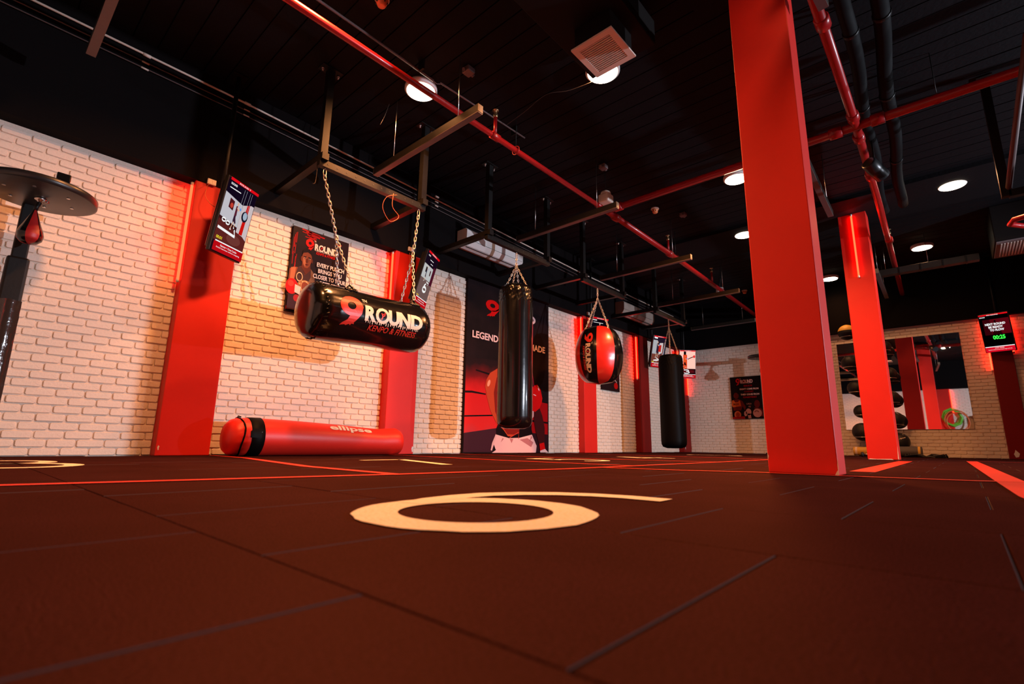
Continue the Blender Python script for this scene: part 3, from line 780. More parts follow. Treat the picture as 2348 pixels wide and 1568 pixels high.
# ------------------------------------------------------------------ wall screens
def tv(pos, yaw, tilt, content, label, pole=True, w=.42, h=.735):
    t = thing('wall_screen', label, 'screen', pos, (0, 0, 0), local=True)
    t.rotation_mode = 'XYZ'
    # local axes: x right (seen), y into the wall, z up
    n = Vector((math.cos(yaw)*math.cos(tilt), math.sin(yaw)*math.cos(tilt), -math.sin(tilt))); r = Vector((-math.sin(yaw), math.cos(yaw), 0)); u = n.cross(r)
    t.rotation_euler = Matrix(((r.x, -n.x, u.x), (r.y, -n.y, u.y), (r.z, -n.z, u.z))).to_euler()
    MB().box(-w/2-.012, w/2+.012, .003, .045, -h/2-.012, h/2+.012, .006).build('case', M_BLKPL, t)
    MB().box(-w/2+.012, w/2-.012, .04, .095, -h/2+.03, h/2-.03, .012).build('back_cover', M_BLKPL, t)
    k = MB(); k.box(-.12, .12, .09, .125, -.1, .1, .006); k.box(-.03, .03, .12, .2, -.05, .05, .006); k.build('bracket', M_STEEL, t)
    lay_ = [0]
    def put(f, col, name='picture', s=1.0):
        lay_[0] += 1; y = .003-.0006*lay_[0]
        f.build(name, scr(col, s), t, lambda a, b: ((a-.5)*w, y, (b-.5)*h))
    content(put)
    if pole:
        m = t.rotation_euler.to_matrix(); p = Vector(pos)+m @ Vector((0, .19, 0))
        loc = m.transposed() @ (Vector((p.x, p.y, ZC))-Vector(pos)); a = m @ Vector((0, 0, 1))
        MB().tube([Vector((0, .19, -.05)), loc], .022, 12).build('ceiling_pole', M_STEEL, t)
        pl = MB(); q = [loc+m.transposed() @ Vector((dx, dy, 0)) for dx, dy in ((-.07,-.07),(.07,-.07),(.07,.07),(-.07,.07))]; q2 = [c+m.transposed() @ Vector((0, 0, -.012)) for c in q]
        pl.ring_loft([q, q2], smooth=False); pl.build('ceiling_plate', M_STEEL, t)
    return t
WH, RD, DK = (.95, .95, .95), (.86, .08, .12), (.06, .03, .08)
def boxer(put, x, y, s, flip=1, top=(.35, .14, .2), trunk=(.22, .13, .2), skin=(.86, .66, .54)):
    X = lambda a: x+flip*a*s; Y = lambda b: y+b*s
    def st(pts, wd, col): put(Flat().strip([(X(a), Y(b)) for a, b in pts], wd*s), col)
    st([(.02, .38), (-.06, .18), (-.14, .0)], .065, skin); st([(.06, .38), (.2, .26), (.14, .1)], .065, skin)
    put(Flat().poly([(X(-.1), Y(.62)), (X(.08), Y(.66)), (X(.1), Y(.5)), (X(.24), Y(.3)), (X(.12), Y(.26)), (X(.03), Y(.34)), (X(-.06), Y(.28)), (X(-.12), Y(.36))]), trunk)
    put(Flat().poly([(X(-.1), Y(.98)), (X(.06), Y(1.0)), (X(.12), Y(.6)), (X(-.11), Y(.56))]), top)
    st([(.02, .94), (.16, .84), (.3, .9)], .075, skin); put(Flat().ell(X(.03), Y(1.08), .06*s, .075*s), skin)
    put(Flat().ell(X(.34), Y(.92), .07*s, .06*s), (.28, .55, .9))
    put(Flat().ell(X(-.15), Y(-.02), .07*s, .03*s), WH); put(Flat().ell(X(.15), Y(.08), .05*s, .035*s), WH)
def footer(put, l1, l2, hd=None):
    put(Flat().rect(.0, 0, 1, .125), (.72, .07, .10)); put(Flat().rect(.03, .125, .97, .14), WH)
    put(Flat().text(l1, .22, .078, .78, .105, .01), WH); put(Flat().text(l2, .1, .042, .9, .066, .005), WH)
    put(Flat().rect(0, .962, 1, 1), RD)
    if hd: put(Flat().text(hd, .3, .968, .7, .99, .01), WH)
def tv1(put):
    put(Flat().rect(0, 0, 1, 1), (.13, .07, .11))
    put(Flat().rect(0, .14, 1, .47), (.36, .15, .14)); put(Flat().ell(.62, .24, .24, .07), (.42, .22, .2))
    put(Flat().poly([(0, .47), (0, .80), (.62, .74), (.62, .42)]), (.74, .73, .76)); put(Flat().poly([(.0, .47), (.62, .42), (.62, .36), (0, .43)]), (.22, .09, .1))
    put(Flat().poly([(.62, .36), (.62, .76), (.8, .82), (1, .84), (1, .3), (.86, .34)]), (.78, .72, .73)); put(Flat().poly([(.72, .35), (.84, .35), (.86, .8), (.78, .8)]), (.78, .1, .08))
    put(Flat().rect(.0, .80, 1, .962), (.09, .06, .12)); put(Flat().poly([(0, .80), (.62, .74), (.9, .80), (1, .84), (1, .86), (0, .86)]), (.09, .06, .12))
    put(Flat().poly([(.18, .62), (.18, .75), (.34, .73), (.34, .6)]), (.3, .1, .12)); put(Flat().ell(.27, .66, .05, .035), (.75, .25, .2))
    put(Flat().strip(arc(.15, .435, .06, .022, 0, 360), .02).strip(arc(.29, .42, .06, .022, 0, 360), .02), WH)
    put(Flat().strip([(.02, .315), (.62, .285), (.55, .37)], .035), WH)
    for a, b in ((.52, .62), (.6, .62), (.72, .62), (.79, .6)): put(Flat().strip([(a+.04, .95), (a, b)], .008), (.6, .6, .65))
    boxer(put, .44, .36, .33)
    put(Flat().ell(.74, .60, .11, .075), (.12, .12, .18)); put(Flat().ell(.75, .61, .07, .055), (.62, .68, .75))
    put(Flat().text('00:01', .03, .165, .22, .205, .02), (.95, .85, .2))
    put(Flat().text('ROUND', .05, .91, .26, .94, .03), WH); put(Flat().rect(.04, .862, .42, .874), WH)
    footer(put, 'Hammer + Cross Combo', 'Switch between without stopping', 'ROUND 7')
def tv2(put):
    put(Flat().rect(0, 0, 1, 1), (.11, .07, .12)); put(Flat().rect(0, .14, 1, .5), (.42, .33, .32)); put(Flat().rect(.0, .5, .9, .76), (.72, .72, .72))
    put(Flat().rect(.78, .45, 1, .8), (.3, .1, .16)); put(Flat().rect(.2, .62, .3, .72), (.15, .1, .1)); put(Flat().rect(.58, .6, .66, .7), (.25, .1, .12))
    boxer(put, .3, .46, .25, 1, (.2, .2, .3))
    put(Flat().strip(arc(.5, .32, .14, .045, 0, 360), .04).strip([(.38, .33), (.42, .39), (.52, .43)], .035), WH); put(Flat().strip([(.5, .47), (.7, .46), (.66, .42)], .02), WH)
    put(Flat().rect(.3, .86, .6, .872), WH); put(Flat().rect(.4, .80, .62, .81), WH); put(Flat().text('ROUND', .06, .91, .24, .935, .03), WH)
    put(Flat().text('00:01', .03, .15, .2, .18, .02), (.95, .75, .2)); footer(put, 'Uppercuts', 'Keep moving your feet', 'ROUND 6')
def tv3(put):
    put(Flat().rect(0, 0, 1, 1), (.07, .05, .08)); put(Flat().rect(0, .14, 1, .7), (.4, .2, .2)); boxer(put, .5, .3, .5)
    put(Flat().rect(.1, .86, .7, .872), WH); put(Flat().text('ROUND', .05, .91, .3, .945, .03), WH); footer(put, 'Body shots', 'Left and right', 'ROUND 5')
def tv4(put):
    put(Flat().rect(0, 0, 1, 1), (.14, .1, .16)); put(Flat().rect(0, .14, 1, .42), (.45, .24, .2)); put(Flat().rect(.0, .42, .34, .86), (.66, .66, .68)); put(Flat().poly([(.5, .4), (.78, .48), (.78, .8), (.5, .78)]), (.8, .74, .74))
    put(Flat().rect(.46, .5, .66, .72), (.72, .15, .12)); put(Flat().strip([(.95, .95), (.86, .4)], .05), (.7, .7, .75)); put(Flat().strip([(.05, .94), (.3, .93)], .05), WH)
    boxer(put, .34, .32, .44, 1, (.2, .15, .25)); put(Flat().strip([(.15, .21), (.65, .24), (.35, .30), (.38, .18)], .035), WH); put(Flat().text('00:01', .03, .15, .2, .185, .02), (.95, .85, .2))
    footer(put, 'Jab Cross', 'Alternate both sides', 'ROUND 4')
def tv5(put):
    put(Flat().rect(0, 0, 1, 1), (.95, .72, .66), s=1.2); put(Flat().rect(0, .14, 1, .34), (.18, .06, .08)); put(Flat().poly([(.0, .34), (.2, .34), (.9, .28), (.9, .2), (0, .2)]), (.35, .08, .1))
    put(Flat().rect(.22, .34, .46, .84), (.88, .26, .12)); put(Flat().rect(.25, .84, .4, .96), (.06, .05, .06))
    boxer(put, .32, .34, .4, 1, (.9, .35, .15), (.1, .06, .08), (.95, .5, .35)); put(Flat().strip([(.5, .68), (.72, .74), (.9, .78)], .03), (.2, .1, .1)); put(Flat().ell(.91, .78, .07, .05), (.9, .2, .2))
    put(Flat().strip(arc(.4, .27, .16, .03, 150, -90), .03).strip(arc(.42, .21, .18, .035, 90, -150), .03), WH); footer(put, 'Reflex ball', 'Eyes on the target', 'ROUND 3')
def tv6(put):
    put(Flat().rect(0, 0, 1, 1), (.015, .012, .02)); put(Flat().rect(.1, .45, 1, .86), (.34, .05, .09)); put(Flat().rect(.1, .45, .35, .86), (.22, .03, .07))
    put(Flat().ell(.52, .72, .15, .05), (.3, .05, .07)); put(Flat().poly([(.36, .45), (.42, .6), (.62, .6), (.7, .45)]), (.16, .02, .05)); put(Flat().ell(.52, .8, .035, .03), (.1, .02, .04))
    put(Flat().text('NEXT ROUND', .16, .70, .86, .76, .05), WH, 'lettering', 1.3); put(Flat().text('BE READY', .26, .62, .76, .68, .05), WH, 'lettering', 1.3); put(Flat().text('TO FLOW', .29, .54, .78, .60, .05), WH, 'lettering', 1.3)
    put(Flat().text('00:25', .34, .32, .76, .43, .04), (.25, .95, .30), 'timer', 1.2)
    put(Flat().rect(0, 0, 1, .125), (.84, .08, .16)); put(Flat().rect(0, .125, 1, .145), WH); put(Flat().text('LOW KICKS', .33, .085, .64, .11, .01), WH); put(Flat().text('Stand in front of the heavy bag and kick', .09, .04, .9, .065, .005), WH)
    put(Flat().rect(0, .965, 1, 1), RD); put(Flat().text('9TH ROUND', .28, .96, .68, .985, .02), WH); put(Flat().text('ROUND', .03, .915, .22, .945, .03), WH)
tv((1.571, 5.08, 2.26), R(299), R(9), tv1, 'upright lit screen showing a boxer before the near red pilaster', w=.365, h=.735)
tv((4.024, 5.18, 2.305), R(300), R(14.8), tv2, 'upright lit screen beside the end of the horizontal bag', w=.385, h=.733)
tv((8.30, 5.16, 2.25), R(255), R(12), tv3, 'upright lit screen hidden behind the round bag')
tv((10.92, 5.14, 2.325), R(253), R(13), tv4, 'upright lit screen beside the dull black far bag')
tv((12.78, 5.22, 2.27), R(225), R(8), tv5, 'upright lit screen in the far corner with an orange clad boxer')
tv((12.98, -.697, 2.345), R(166), R(11), tv6, 'upright countdown screen reading 00:25 on the mirror wall', w=.41, h=.72)
for x, z, lb in ((1.42, 2.73, 'near'), (3.92, 2.78, 'second'), (8.38, 2.78, 'third')):
    t = thing('socket_box', 'small cream wall socket above the %s red pilaster' % {'near': 'near', 'second': 'floor bag', 'third': 'round bag'}[lb], 'socket', (x, YF-.01, z), group='sockets above the pilasters', local=True)
    MB().box(-.04, .04, -.025, .0, -.03, .03, .005).build('box', M_CREAM, t)
    k = MB(); k.box(-.03, -.004, -.027, -.024, -.02, .02); k.box(.004, .03, -.027, -.024, -.02, .02); k.each('outlet', M_CREAM, t)
for pts, lb in (([(1.40, 5.42, 2.7), (1.36, 5.33, 2.62), (1.35, 5.30, 2.5), (1.42, 5.28, 2.42), (1.52, 5.26, 2.40)], 'thin orange cable looping behind the near wall screen'), ([(3.9, 5.42, 2.72), (3.86, 5.34, 2.5), (3.88, 5.3, 2.3), (3.98, 5.32, 2.25)], 'thin red cable looping behind the second wall screen')):
    tag(MB().tube(smooth(pts), .003, 6).build('cable', principled('orange_cable', (.6, .12, .04), .5)), lb, 'cable')

# ------------------------------------------------------------------ posters and mural
def poster_panel(name, label, x0, x1, z0, z1, Y, th, cat='poster'):
    t = thing(name, label, cat, ((x0+x1)/2, Y, (z0+z1)/2)); MB().box(x0, x1, Y, Y+th, z0, z1).build('panel', ink((.15, .10, .11)), t); return t
PX0, PX1, PZ0, PZ1, PY = 2.345, 3.055, 1.59, 2.62, YW-.055
t = poster_panel('motivational_poster', 'dark gym poster with boxer behind the horizontal bag', PX0, PX1, PZ0, PZ1, PY, .05)
LY = [0]
def pm(u, v): return (PX0+u*(PX1-PX0), PY-.0008*LY[0], PZ0+v*(PZ1-PZ0))
def pp(f, col, name='print'):
    LY[0] += 1; l = LY[0]; return f.build(name, ink(col), t, lambda u, v: (PX0+u*(PX1-PX0), PY-.0008*l, PZ0+v*(PZ1-PZ0)))
rnd = random.Random(9); f = Flat()
for k in range(9): y = .9+.01*k; x = rnd.uniform(.12, .3); f.strip([(x, y+.01), (x+rnd.uniform(.1, .35), y)], rnd.uniform(.008, .02))
for k in range(8): y = rnd.uniform(.6, .97); f.strip([(.02+.01*k, y), (.02+.009*k, y-rnd.uniform(.1, .35))], rnd.uniform(.006, .016))
f.rect(0, .02, .05, .06); f.strip([(.8, .93), (.86, .94)], .015)
pp(f, (.62, .08, .09))
SK, SK2, SK3 = (.50, .27, .18), (.36, .18, .13), (.66, .40, .28)
D = -.115
def sh(pts): return [(a, b+D) for a, b in pts]
pp(Flat().poly(sh([(0, .3), (.0, .60), (.06, .635), (.13, .64), (.2, .67), (.34, .66), (.41, .61), (.45, .5), (.46, .38), (.44, .3)])), SK)
pp(Flat().poly(sh([(.02, .62), (.1, .635), (.09, .5), (.05, .45), (.02, .5)])), SK3)
pp(Flat().poly(sh([(.13, .64), (.2, .665), (.26, .57), (.35, .655), (.41, .61), (.45, .45), (.4, .36), (.12, .36), (.09, .5)])), (.27, .18, .17))
pp(Flat().poly(sh([(.35, .655), (.41, .61), (.43, .5), (.37, .42), (.33, .5), (.36, .56)])), (.5, .36, .27))
pp(Flat().poly(sh([(.19, .7), (.33, .7), (.345, .64), (.27, .575), (.185, .65)])), SK2)
pp(Flat().poly(sh([(.185, .80), (.18, .74), (.2, .69), (.24, .655), (.285, .655), (.325, .69), (.345, .745), (.345, .80), (.32, .845), (.26, .855), (.21, .845)])), SK)
pp(Flat().poly(sh([(.2, .76), (.21, .70), (.245, .665), (.25, .72), (.23, .8)])), SK3)
pp(Flat().poly(sh([(.178, .79), (.185, .85), (.23, .885), (.30, .885), (.345, .85), (.352, .79), (.335, .825), (.27, .845), (.2, .825)])), (.13, .08, .08))
pp(Flat().ell(.172, .75+D, .014, .028).ell(.356, .75+D, .012, .026), SK2)
pp(Flat().strip(sh([(.205, .783), (.25, .785)]), .01).strip(sh([(.285, .785), (.33, .781)]), .01), (.16, .08, .08)); pp(Flat().ell(.23, .766+D, .016, .007).ell(.307, .766+D, .016, .007), (.72, .6, .52)); pp(Flat().ell(.231, .766+D, .007, .006).ell(.306, .766+D, .007, .006), (.10, .05, .05))
pp(Flat().poly(sh([(.26, .765), (.28, .765), (.292, .728), (.27, .72), (.245, .728)])), SK2); pp(Flat().poly(sh([(.238, .697), (.27, .703), (.302, .697), (.27, .687)])), (.38, .14, .12))
pp(Flat().annulus(.165, .53+D, .055, .043, 20), (.85, .7, .55)); pp(Flat().ell(.27, .43+D, .13, .075), (.62, .42, .28)); pp(Flat().ell(.27, .43+D, .075, .05), (.5, .25, .18)); pp(Flat().annulus(.27, .43+D, .07, .06, 18), (.82, .62, .42))
for q in range(9): pp(Flat().ell(.27+.1*math.cos(q*.7), .43+D+.058*math.sin(q*.7), .014, .01, 8), (.84, .68, .48))
pp(Flat().ell(.05, .40+D, .1, .09), (.80, .10, .09)); pp(Flat().ell(.03, .43+D, .05, .035), (.9, .25, .2)); pp(Flat().poly(sh([(.1, .43), (.2, .41), (.19, .32), (.1, .34)])), (.85, .78, .76)); pp(Flat().poly([(.0, .02), (0, .2), (.1, .18), (.2, .12), (.18, .02)]), (.22, .13, .15)); pp(Flat().ell(.14, .16, .05, .04), (.6, .15, .15))
for s_, y, a, b in (('EVERY PUNCH', .585, .43, .93), ('BRINGS YOU', .513, .46, .89), ('CLOSER TO YOUR', .441, .38, .97), ('BEST SELF', .369, .51, .86)): pp(Flat().text(s_, a, y, b, y+.052, .025), (.93, .86, .82), 'lettering')
brand_logo(t, lambda u, v, l: (PX0+(.22+u*.58)*(PX1-PX0), PY-.0015-l, PZ0+(.735+v*.38)*(PZ1-PZ0)), .003, ink((.80, .10, .08)), ink((.92, .84, .78)), ink((.15, .10, .11)))

# mural of a boxer
MX, MY = 5.2, YW-.06
t = thing('boxer_mural', 'tall black and red boxer mural behind the long black bag', 'mural', (6.16, MY, 1.35))
def mural_mat():
    m = bpy.data.materials.new('mural_print'); m.use_nodes = True; nt = m.node_tree; b = nt.nodes['Principled BSDF']; b.inputs['Roughness'].default_value = .6; b.inputs['Specular IOR Level'].default_value = .08
    tc = nt.nodes.new('ShaderNodeTexCoord'); n = nt.nodes.new('ShaderNodeTexNoise'); n.inputs['Scale'].default_value = 3; n.inputs['Detail'].default_value = 6
    nt.links.new(tc.outputs['Object'], n.inputs['Vector']); cr = nt.nodes.new('ShaderNodeValToRGB')
    cr.color_ramp.elements[0].position = .4; cr.color_ramp.elements[0].color = (.007, .0035, .0045, 1); cr.color_ramp.elements[1].position = .8; cr.color_ramp.elements[1].color = (.016, .007, .009, 1)
    nt.links.new(n.outputs['Fac'], cr.inputs['Fac']); nt.links.new(cr.outputs[0], b.inputs['Base Color']); return m
MB().box(5.13, 7.2, MY, YW, .004, H-.003).build('panel', mural_mat(), t)
def soft_red():      # printed red haze fading out through noise
    m = bpy.data.materials.new('mural_red'); m.use_nodes = True; nt = m.node_tree; b = nt.nodes['Principled BSDF']; b.inputs['Roughness'].default_value = .6; b.inputs['Specular IOR Level'].default_value = .08
    tc = nt.nodes.new('ShaderNodeTexCoord'); sp = nt.nodes.new('ShaderNodeSeparateXYZ'); nt.links.new(tc.outputs['Object'], sp.inputs[0])
    n = nt.nodes.new('ShaderNodeTexNoise'); n.inputs['Scale'].default_value = 2.5; n.inputs['Detail'].default_value = 5; nt.links.new(tc.outputs['Object'], n.inputs['Vector'])
    ma = nt.nodes.new('ShaderNodeMath'); ma.operation = 'MULTIPLY_ADD'; ma.inputs[1].default_value = .35; nt.links.new(n.outputs['Fac'], ma.inputs[0]); nt.links.new(sp.outputs[2], ma.inputs[2])
    cr = nt.nodes.new('ShaderNodeValToRGB'); e = cr.color_ramp.elements
    mr = nt.nodes.new('ShaderNodeMapRange'); mr.inputs[1].default_value = -1.15; mr.inputs[2].default_value = .35; nt.links.new(ma.outputs[0], mr.inputs[0]); nt.links.new(mr.outputs[0], cr.inputs[0])
    e[0].position = .0; e[0].color = (.30, .07, .09, 1); e[1].position = 1.; e[1].color = (.010, .005, .0065, 1)
    for ps, cl in ((.25, (.62, .02, .02, 1)), (.62, (.58, .012, .014, 1)), (.76, (.16, .007, .009, 1)), (.9, (.018, .0055, .007, 1))): k = e.new(ps); k.color = cl
    nt.links.new(cr.outputs[0], b.inputs['Base Color']); return m
ML = [0]
def mp_(f, mat, name='print'):
    ML[0] += 1; l = ML[0]; return f.build(name, mat, t, lambda u, v: (MX+u, MY-.0008*l, v))
mp_(Flat().poly([(-.06, .30), (-.06, 1.45), (1.2, 1.5), (1.2, .40)]), soft_red()); MR = ink((.80, .06, .07))
mp_(Flat().poly([(1.52, .33), (1.52, .9), (1.97, .88), (1.97, .32)]), ink((.62, .05, .08))); mp_(Flat().poly([(-.06, .02), (-.06, .30), (.70, .40), (.6, .2), (.55, .02)]), ink((.25, .13, .17)))
mp_(Flat().poly([(1.5, .02), (1.5, .34), (1.97, .32), (1.97, .02)]), ink((.18, .09, .12)))
BKI = ink((.10, .05, .06)); f = Flat().poly([(.15, 1.28), (.46, 1.25), (.46, 1.22), (.15, 1.26)]).poly([(-.06, .93), (.08, .94), (.38, .92), (.38, .9), (.08, .91), (-.06, .9)]).poly([(-.06, .56), (.57, .6), (.57, .58), (-.06, .54)]).poly([(1.5, .56), (1.97, .54), (1.97, .51), (1.5, .53)]).poly([(1.78, .9), (1.97, .89), (1.97, .87), (1.78, .88)])
mp_(f, BKI)
TS = ink((.72, .27, .16)); TD = ink((.48, .13, .10))
mp_(Flat().poly([(.62, 1.34), (.47, 1.26), (.39, 1.15), (.36, 1.03), (.41, .86), (.49, .66), (.59, .53), (.66, .44), (.8, .37), (.91, .27), (1.18, .27), (1.24, .41), (1.51, .49), (1.5, 1.44), (1.2, 1.55), (.8, 1.5)]), TS)
mp_(Flat().poly([(.62, 1.2), (.56, .95), (.6, .65), (.7, .5), (.9, .3), (1.2, .3), (1.45, .5), (1.45, 1.3), (1.0, 1.4)]), TD); mp_(Flat().ell(.44, 1.09, .03, .06, 14, -.4), ink((.9, .6, .48)))
mp_(Flat().ell(1.0, 1.68, .15, .19), TD)
mp_(Flat().poly([(.67, .45), (.63, .38), (.64, .28), (.93, .24), (1.19, .24), (1.55, .3), (1.48, .48), (1.19, .39), (1.19, .32), (.92, .26), (.8, .37)]), BKI)
mp_(Flat().poly([(.64, .29), (.58, .14), (.63, .05), (.54, .008), (1.63, .008), (1.65, .12), (1.52, .31), (1.2, .25), (.93, .24)]), ink((.90, .72, .72)))
mp_(Flat().poly([(1.2, .22), (1.35, .16), (1.5, .1), (1.56, .18), (1.4, .25)]).poly([(.95, .23), (1.0, .16), (1.04, .23)]).poly([(1.5, .29), (1.46, .2), (1.53, .26)]).poly([(.78, .24), (.74, .17), (.81, .23)]), ink((.70, .44, .46)))
mp_(Flat().poly([(.62, .30), (.54, .16), (.51, .05), (.54, .04), (.59, .16), (.64, .28)]), ink((.86, .68, .68)))
mp_(Flat().strip([(.98, .26), (1.17, .36), (1.17, .22)], .012).text('BOXING', .95, .255, 1.16, .315, .01), ink((.75, .25, .22)), 'lettering') if False else None
mp_(Flat().strip([(.95, .25), (1.17, .34), (1.17, .23)], .012), ink((.78, .25, .2)))
mp_(Flat().poly([(1.58, .7), (1.72, .78), (1.8, .65), (1.87, .44), (1.87, .18), (1.72, .14), (1.63, .34), (1.57, .55)]), ink((.25, .08, .09))); mp_(Flat().poly([(1.50, .72), (1.56, .72), (1.56, .62), (1.52, .58)]), ink((.88, .7, .7)))
mp_(Flat().poly([(1.50, 1.11), (1.58, 1.16), (1.66, 1.18), (1.75, 1.1), (1.8, .95), (1.78, .86), (1.72, .77), (1.6, .7), (1.50, .72)]), MR); mp_(Flat().ell(1.69, 1.12, .015, .05, 12, .5).strip([(1.55, 1.0), (1.62, .985)], .015), ink((.95, .75, .75)))
mp_(Flat().poly([(1.72, .16), (1.85, .18), (1.89, .05), (1.74, .03)]), MR); mp_(Flat().poly([(1.74, .04), (1.88, .07), (1.97, .01), (1.74, .01)]), ink((.88, .74, .74)))
mp_(Flat().strip([(.72, 2.3), (.74, 1.8), (.71, 1.2)], .008).strip([(1.52, 2.25), (1.51, 1.4), (1.56, 1.12)], .012), ink((.6, .1, .25)))
CW = ink((.88, .76, .76))
for s_, a, b in (('LEGENDS', .04, .70), ('ARE', .88, 1.17), ('MADE', 1.44, 1.87)): mp_(Flat().text(s_, a, 1.77, b, 1.885, .03), CW, 'lettering')
brand_logo(t, lambda u, v, l: (MX+.33+u*1.28, MY-.002-l, 2.17+v*.70*1.0-.0), .004, MR, CW, ink((.15, .10, .11)), None, False)

# poster on the far wall
QX, QY0, QY1, QZ0, QZ1 = XB-.04, 4.33, 3.60, .84, 1.90
t = thing('boxing_poster', 'dark poster with two athletes on the far brick wall', 'poster', (QX, 3.96, 1.37)); MB().box(QX, QX+.03, QY1, QY0, QZ0, QZ1).build('panel', ink((.10, .06, .06)), t)
QL = [0]
def qp(f, col, name='print'):
    QL[0] += 1; l = QL[0]; return f.build(name, ink(col), t, lambda u, v: (QX-.0008*l, QY0-u*(QY0-QY1), QZ0+v*(QZ1-QZ0)))
qp(Flat().poly([(.02, .42), (.1, .46), (.24, .47), (.36, .42), (.46, .28), (.42, .2), (.36, .3), (.3, .2), (.05, .2)]), (.36, .10, .08)); qp(Flat().ell(.17, .56, .085, .085), (.36, .10, .08)); qp(Flat().poly([(.085, .57), (.09, .63), (.17, .66), (.25, .63), (.255, .57), (.2, .62), (.13, .62)]), (.10, .04, .04))
qp(Flat().poly([(.02, .44), (.07, .45), (.12, .4), (.22, .4), (.26, .44), (.29, .43), (.31, .3), (.04, .28), (.0, .32)]), (.72, .30, .12)); qp(Flat().text('BOX', .06, .33, .25, .37, .03), (.10, .04, .04)); qp(Flat().ell(.18, .1, .11, .09), (.72, .34, .2)); qp(Flat().ell(.18, .1, .07, .055), (.55, .2, .12)); qp(Flat().poly([(0, .0), (.42, .0), (.4, .06), (.02, .05)]), (.55, .08, .06))
qp(Flat().ell(.83, .34, .09, .09), (.34, .09, .08)); qp(Flat().poly([(.74, .26), (.94, .24), (1, .18), (1, .05), (.72, .05)]), (.34, .09, .08)); qp(Flat().ell(.54, .16, .09, .08).ell(.44, .12, .05, .06).poly([(.5, .12), (.6, .12), (.62, .01), (.52, .01)]), (.70, .50, .52)); qp(Flat().ell(.82, .13, .14, .1), (.66, .42, .38)); qp(Flat().strip(arc(.8, .13, .07, .05, 160, 20, 10), .03), (.45, .25, .22))
for s, y, a, b, c in (('RESULTS', .755, .45, .72, (.60, .06, .12)), ("DON'T COME FROM", .68, .31, .92, (.88, .72, .70)), ('COMFORT', .615, .45, .75, (.50, .06, .09)), ('THEY COME FROM', .55, .33, .93, (.88, .72, .70)), ('CONSISTENCY', .485, .4, .85, (.60, .06, .12)), ('LAILA', .33, .50, .66, (.6, .42, .42)), ('ALI', .265, .55, .63, (.6, .42, .42))): qp(Flat().text(s, a, y, b, y+.04, .03), c, 'lettering')
brand_logo(t, lambda u, v, l: (QX-.0012-l, QY0-(.19+u*.56)*(QY0-QY1), QZ0+(.79+v*.4)*(QZ1-QZ0)), .003, ink((.72, .08, .10)), ink((.82, .62, .60)), ink((.10, .06, .06)), None, False)
# poster mostly behind the round bag
t = poster_panel('glove_poster', 'dark poster with a red glove behind the round bag', 9.05, 9.78, 1.30, 2.3, YW-.05, .04); Flat().ell(9.62, 1.42, .08, .07).build('print', ink((.7, .08, .08)), t, lambda u, v: (u, YW-.0508, v)); Flat().strip([(9.5, 1.52), (9.6, 1.54), (9.66, 1.49)], .02).build('print', ink((.85, .7, .7)), t, lambda u, v: (u, YW-.0512, v))

# ------------------------------------------------------------------ mirror and ball rack
t = thing('wall_mirror', 'large frameless mirror on the brick wall behind the ball rack', 'mirror', (XB-.03, .88, .555))
MB().box(XB-.03, XB-.018, MIR[0], MIR[1], MIR[2], MIR[3]).build('mirror_glass', M_MIRROR, t)
MB().box(XB-.018, XB+.0, MIR[0]+.01, MIR[1]-.01, MIR[2]+.01, MIR[3]-.01).build('backing', M_BLACK, t)
t = thing('ball_rack', 'tall black tree rack with metal rings for medicine balls', 'rack', (12.93, 1.33, 0))
MB().box(12.9, 12.96, 1.29, 1.35, .05, 2.5, .006).build('post', M_STEEL, t)
k = MB(); k.box(12.72, 13.14, 1.27, 1.37, .0, .05, .006); k.box(12.88, 12.98, .95, 1.7, .0, .05, .006); k.build('base', M_STEEL, t)
balls = []
def ballspot(y, z, r, label, mat, kind=0):
    sgn = 1 if y > 1.32 else -1
    rr = r*.8; pts = [(12.93+rr*math.cos(2*PI*j/28), y+rr*math.sin(2*PI*j/28), z-r*.6) for j in range(28)]
    k = MB().tube(pts, .010, 6, closed=True); k.tube([(12.93, 1.32, z-r*.6), (12.93, y-sgn*rr, z-r*.6)], .008, 6); k.build('ring', M_CHROME, t)
    b = thing('medicine_ball', label, 'ball', (12.93, y, z), local=True, group='medicine balls on the rack')
    pf = [(r*math.sin(PI*i/20)*(1 if i not in (0, 20) else 0)+(.001 if i in (0, 20) else 0), -r*math.cos(PI*i/20)) for i in range(21)]
    if kind == 2: pf = [(a*(1 if h < 0 else 1-.25*h/r), h) for a, h in pf]
    MB().lathe(pf, seg=36).build('ball_shell', mat, b)
    g = MB()
    for a in (0, PI/2): g.tube([(math.cos(a)*r*1.002*math.sin(2*PI*j/40), math.sin(a)*r*1.002*math.sin(2*PI*j/40), r*1.002*math.cos(2*PI*j/40)) for j in range(40)], .0025, 4, closed=True)
    if kind == 0: g.build('seam', M_BLKPL, b)
    if kind == 1:
        Flat().text('ellipse', -.5, -.1, .5, .1, .03).build('lettering', M_CREAM, b, lambda u, v: (-math.cos(u*.9+.3)*math.cos(v*.9+.35)*(r+.002), -math.sin(u*.9+.3)*math.cos(v*.9+.35)*(r+.002), math.sin(v*.9+.35+u*.25)*(r+.002)), (.1, .1))
    if kind == 2:
        MB().lathe([(r*1.004*math.sin(a), -r*1.004*math.cos(a)) for a in [R(100+5*i) for i in range(15)]], seg=36, caps=False).build('top_cover', M_YEL, b)
ballspot(1.66, 2.66, .17, 'black and mustard medicine ball at the top of the rack', M_RUBBER, 2)
ballspot(1.68, 1.98, .155, 'black medicine ball on the second ring above the yellow roller', M_RUBBER); ballspot(1.63, 1.43, .15, 'black medicine ball on the third ring above the yellow roller', M_RUBBER)
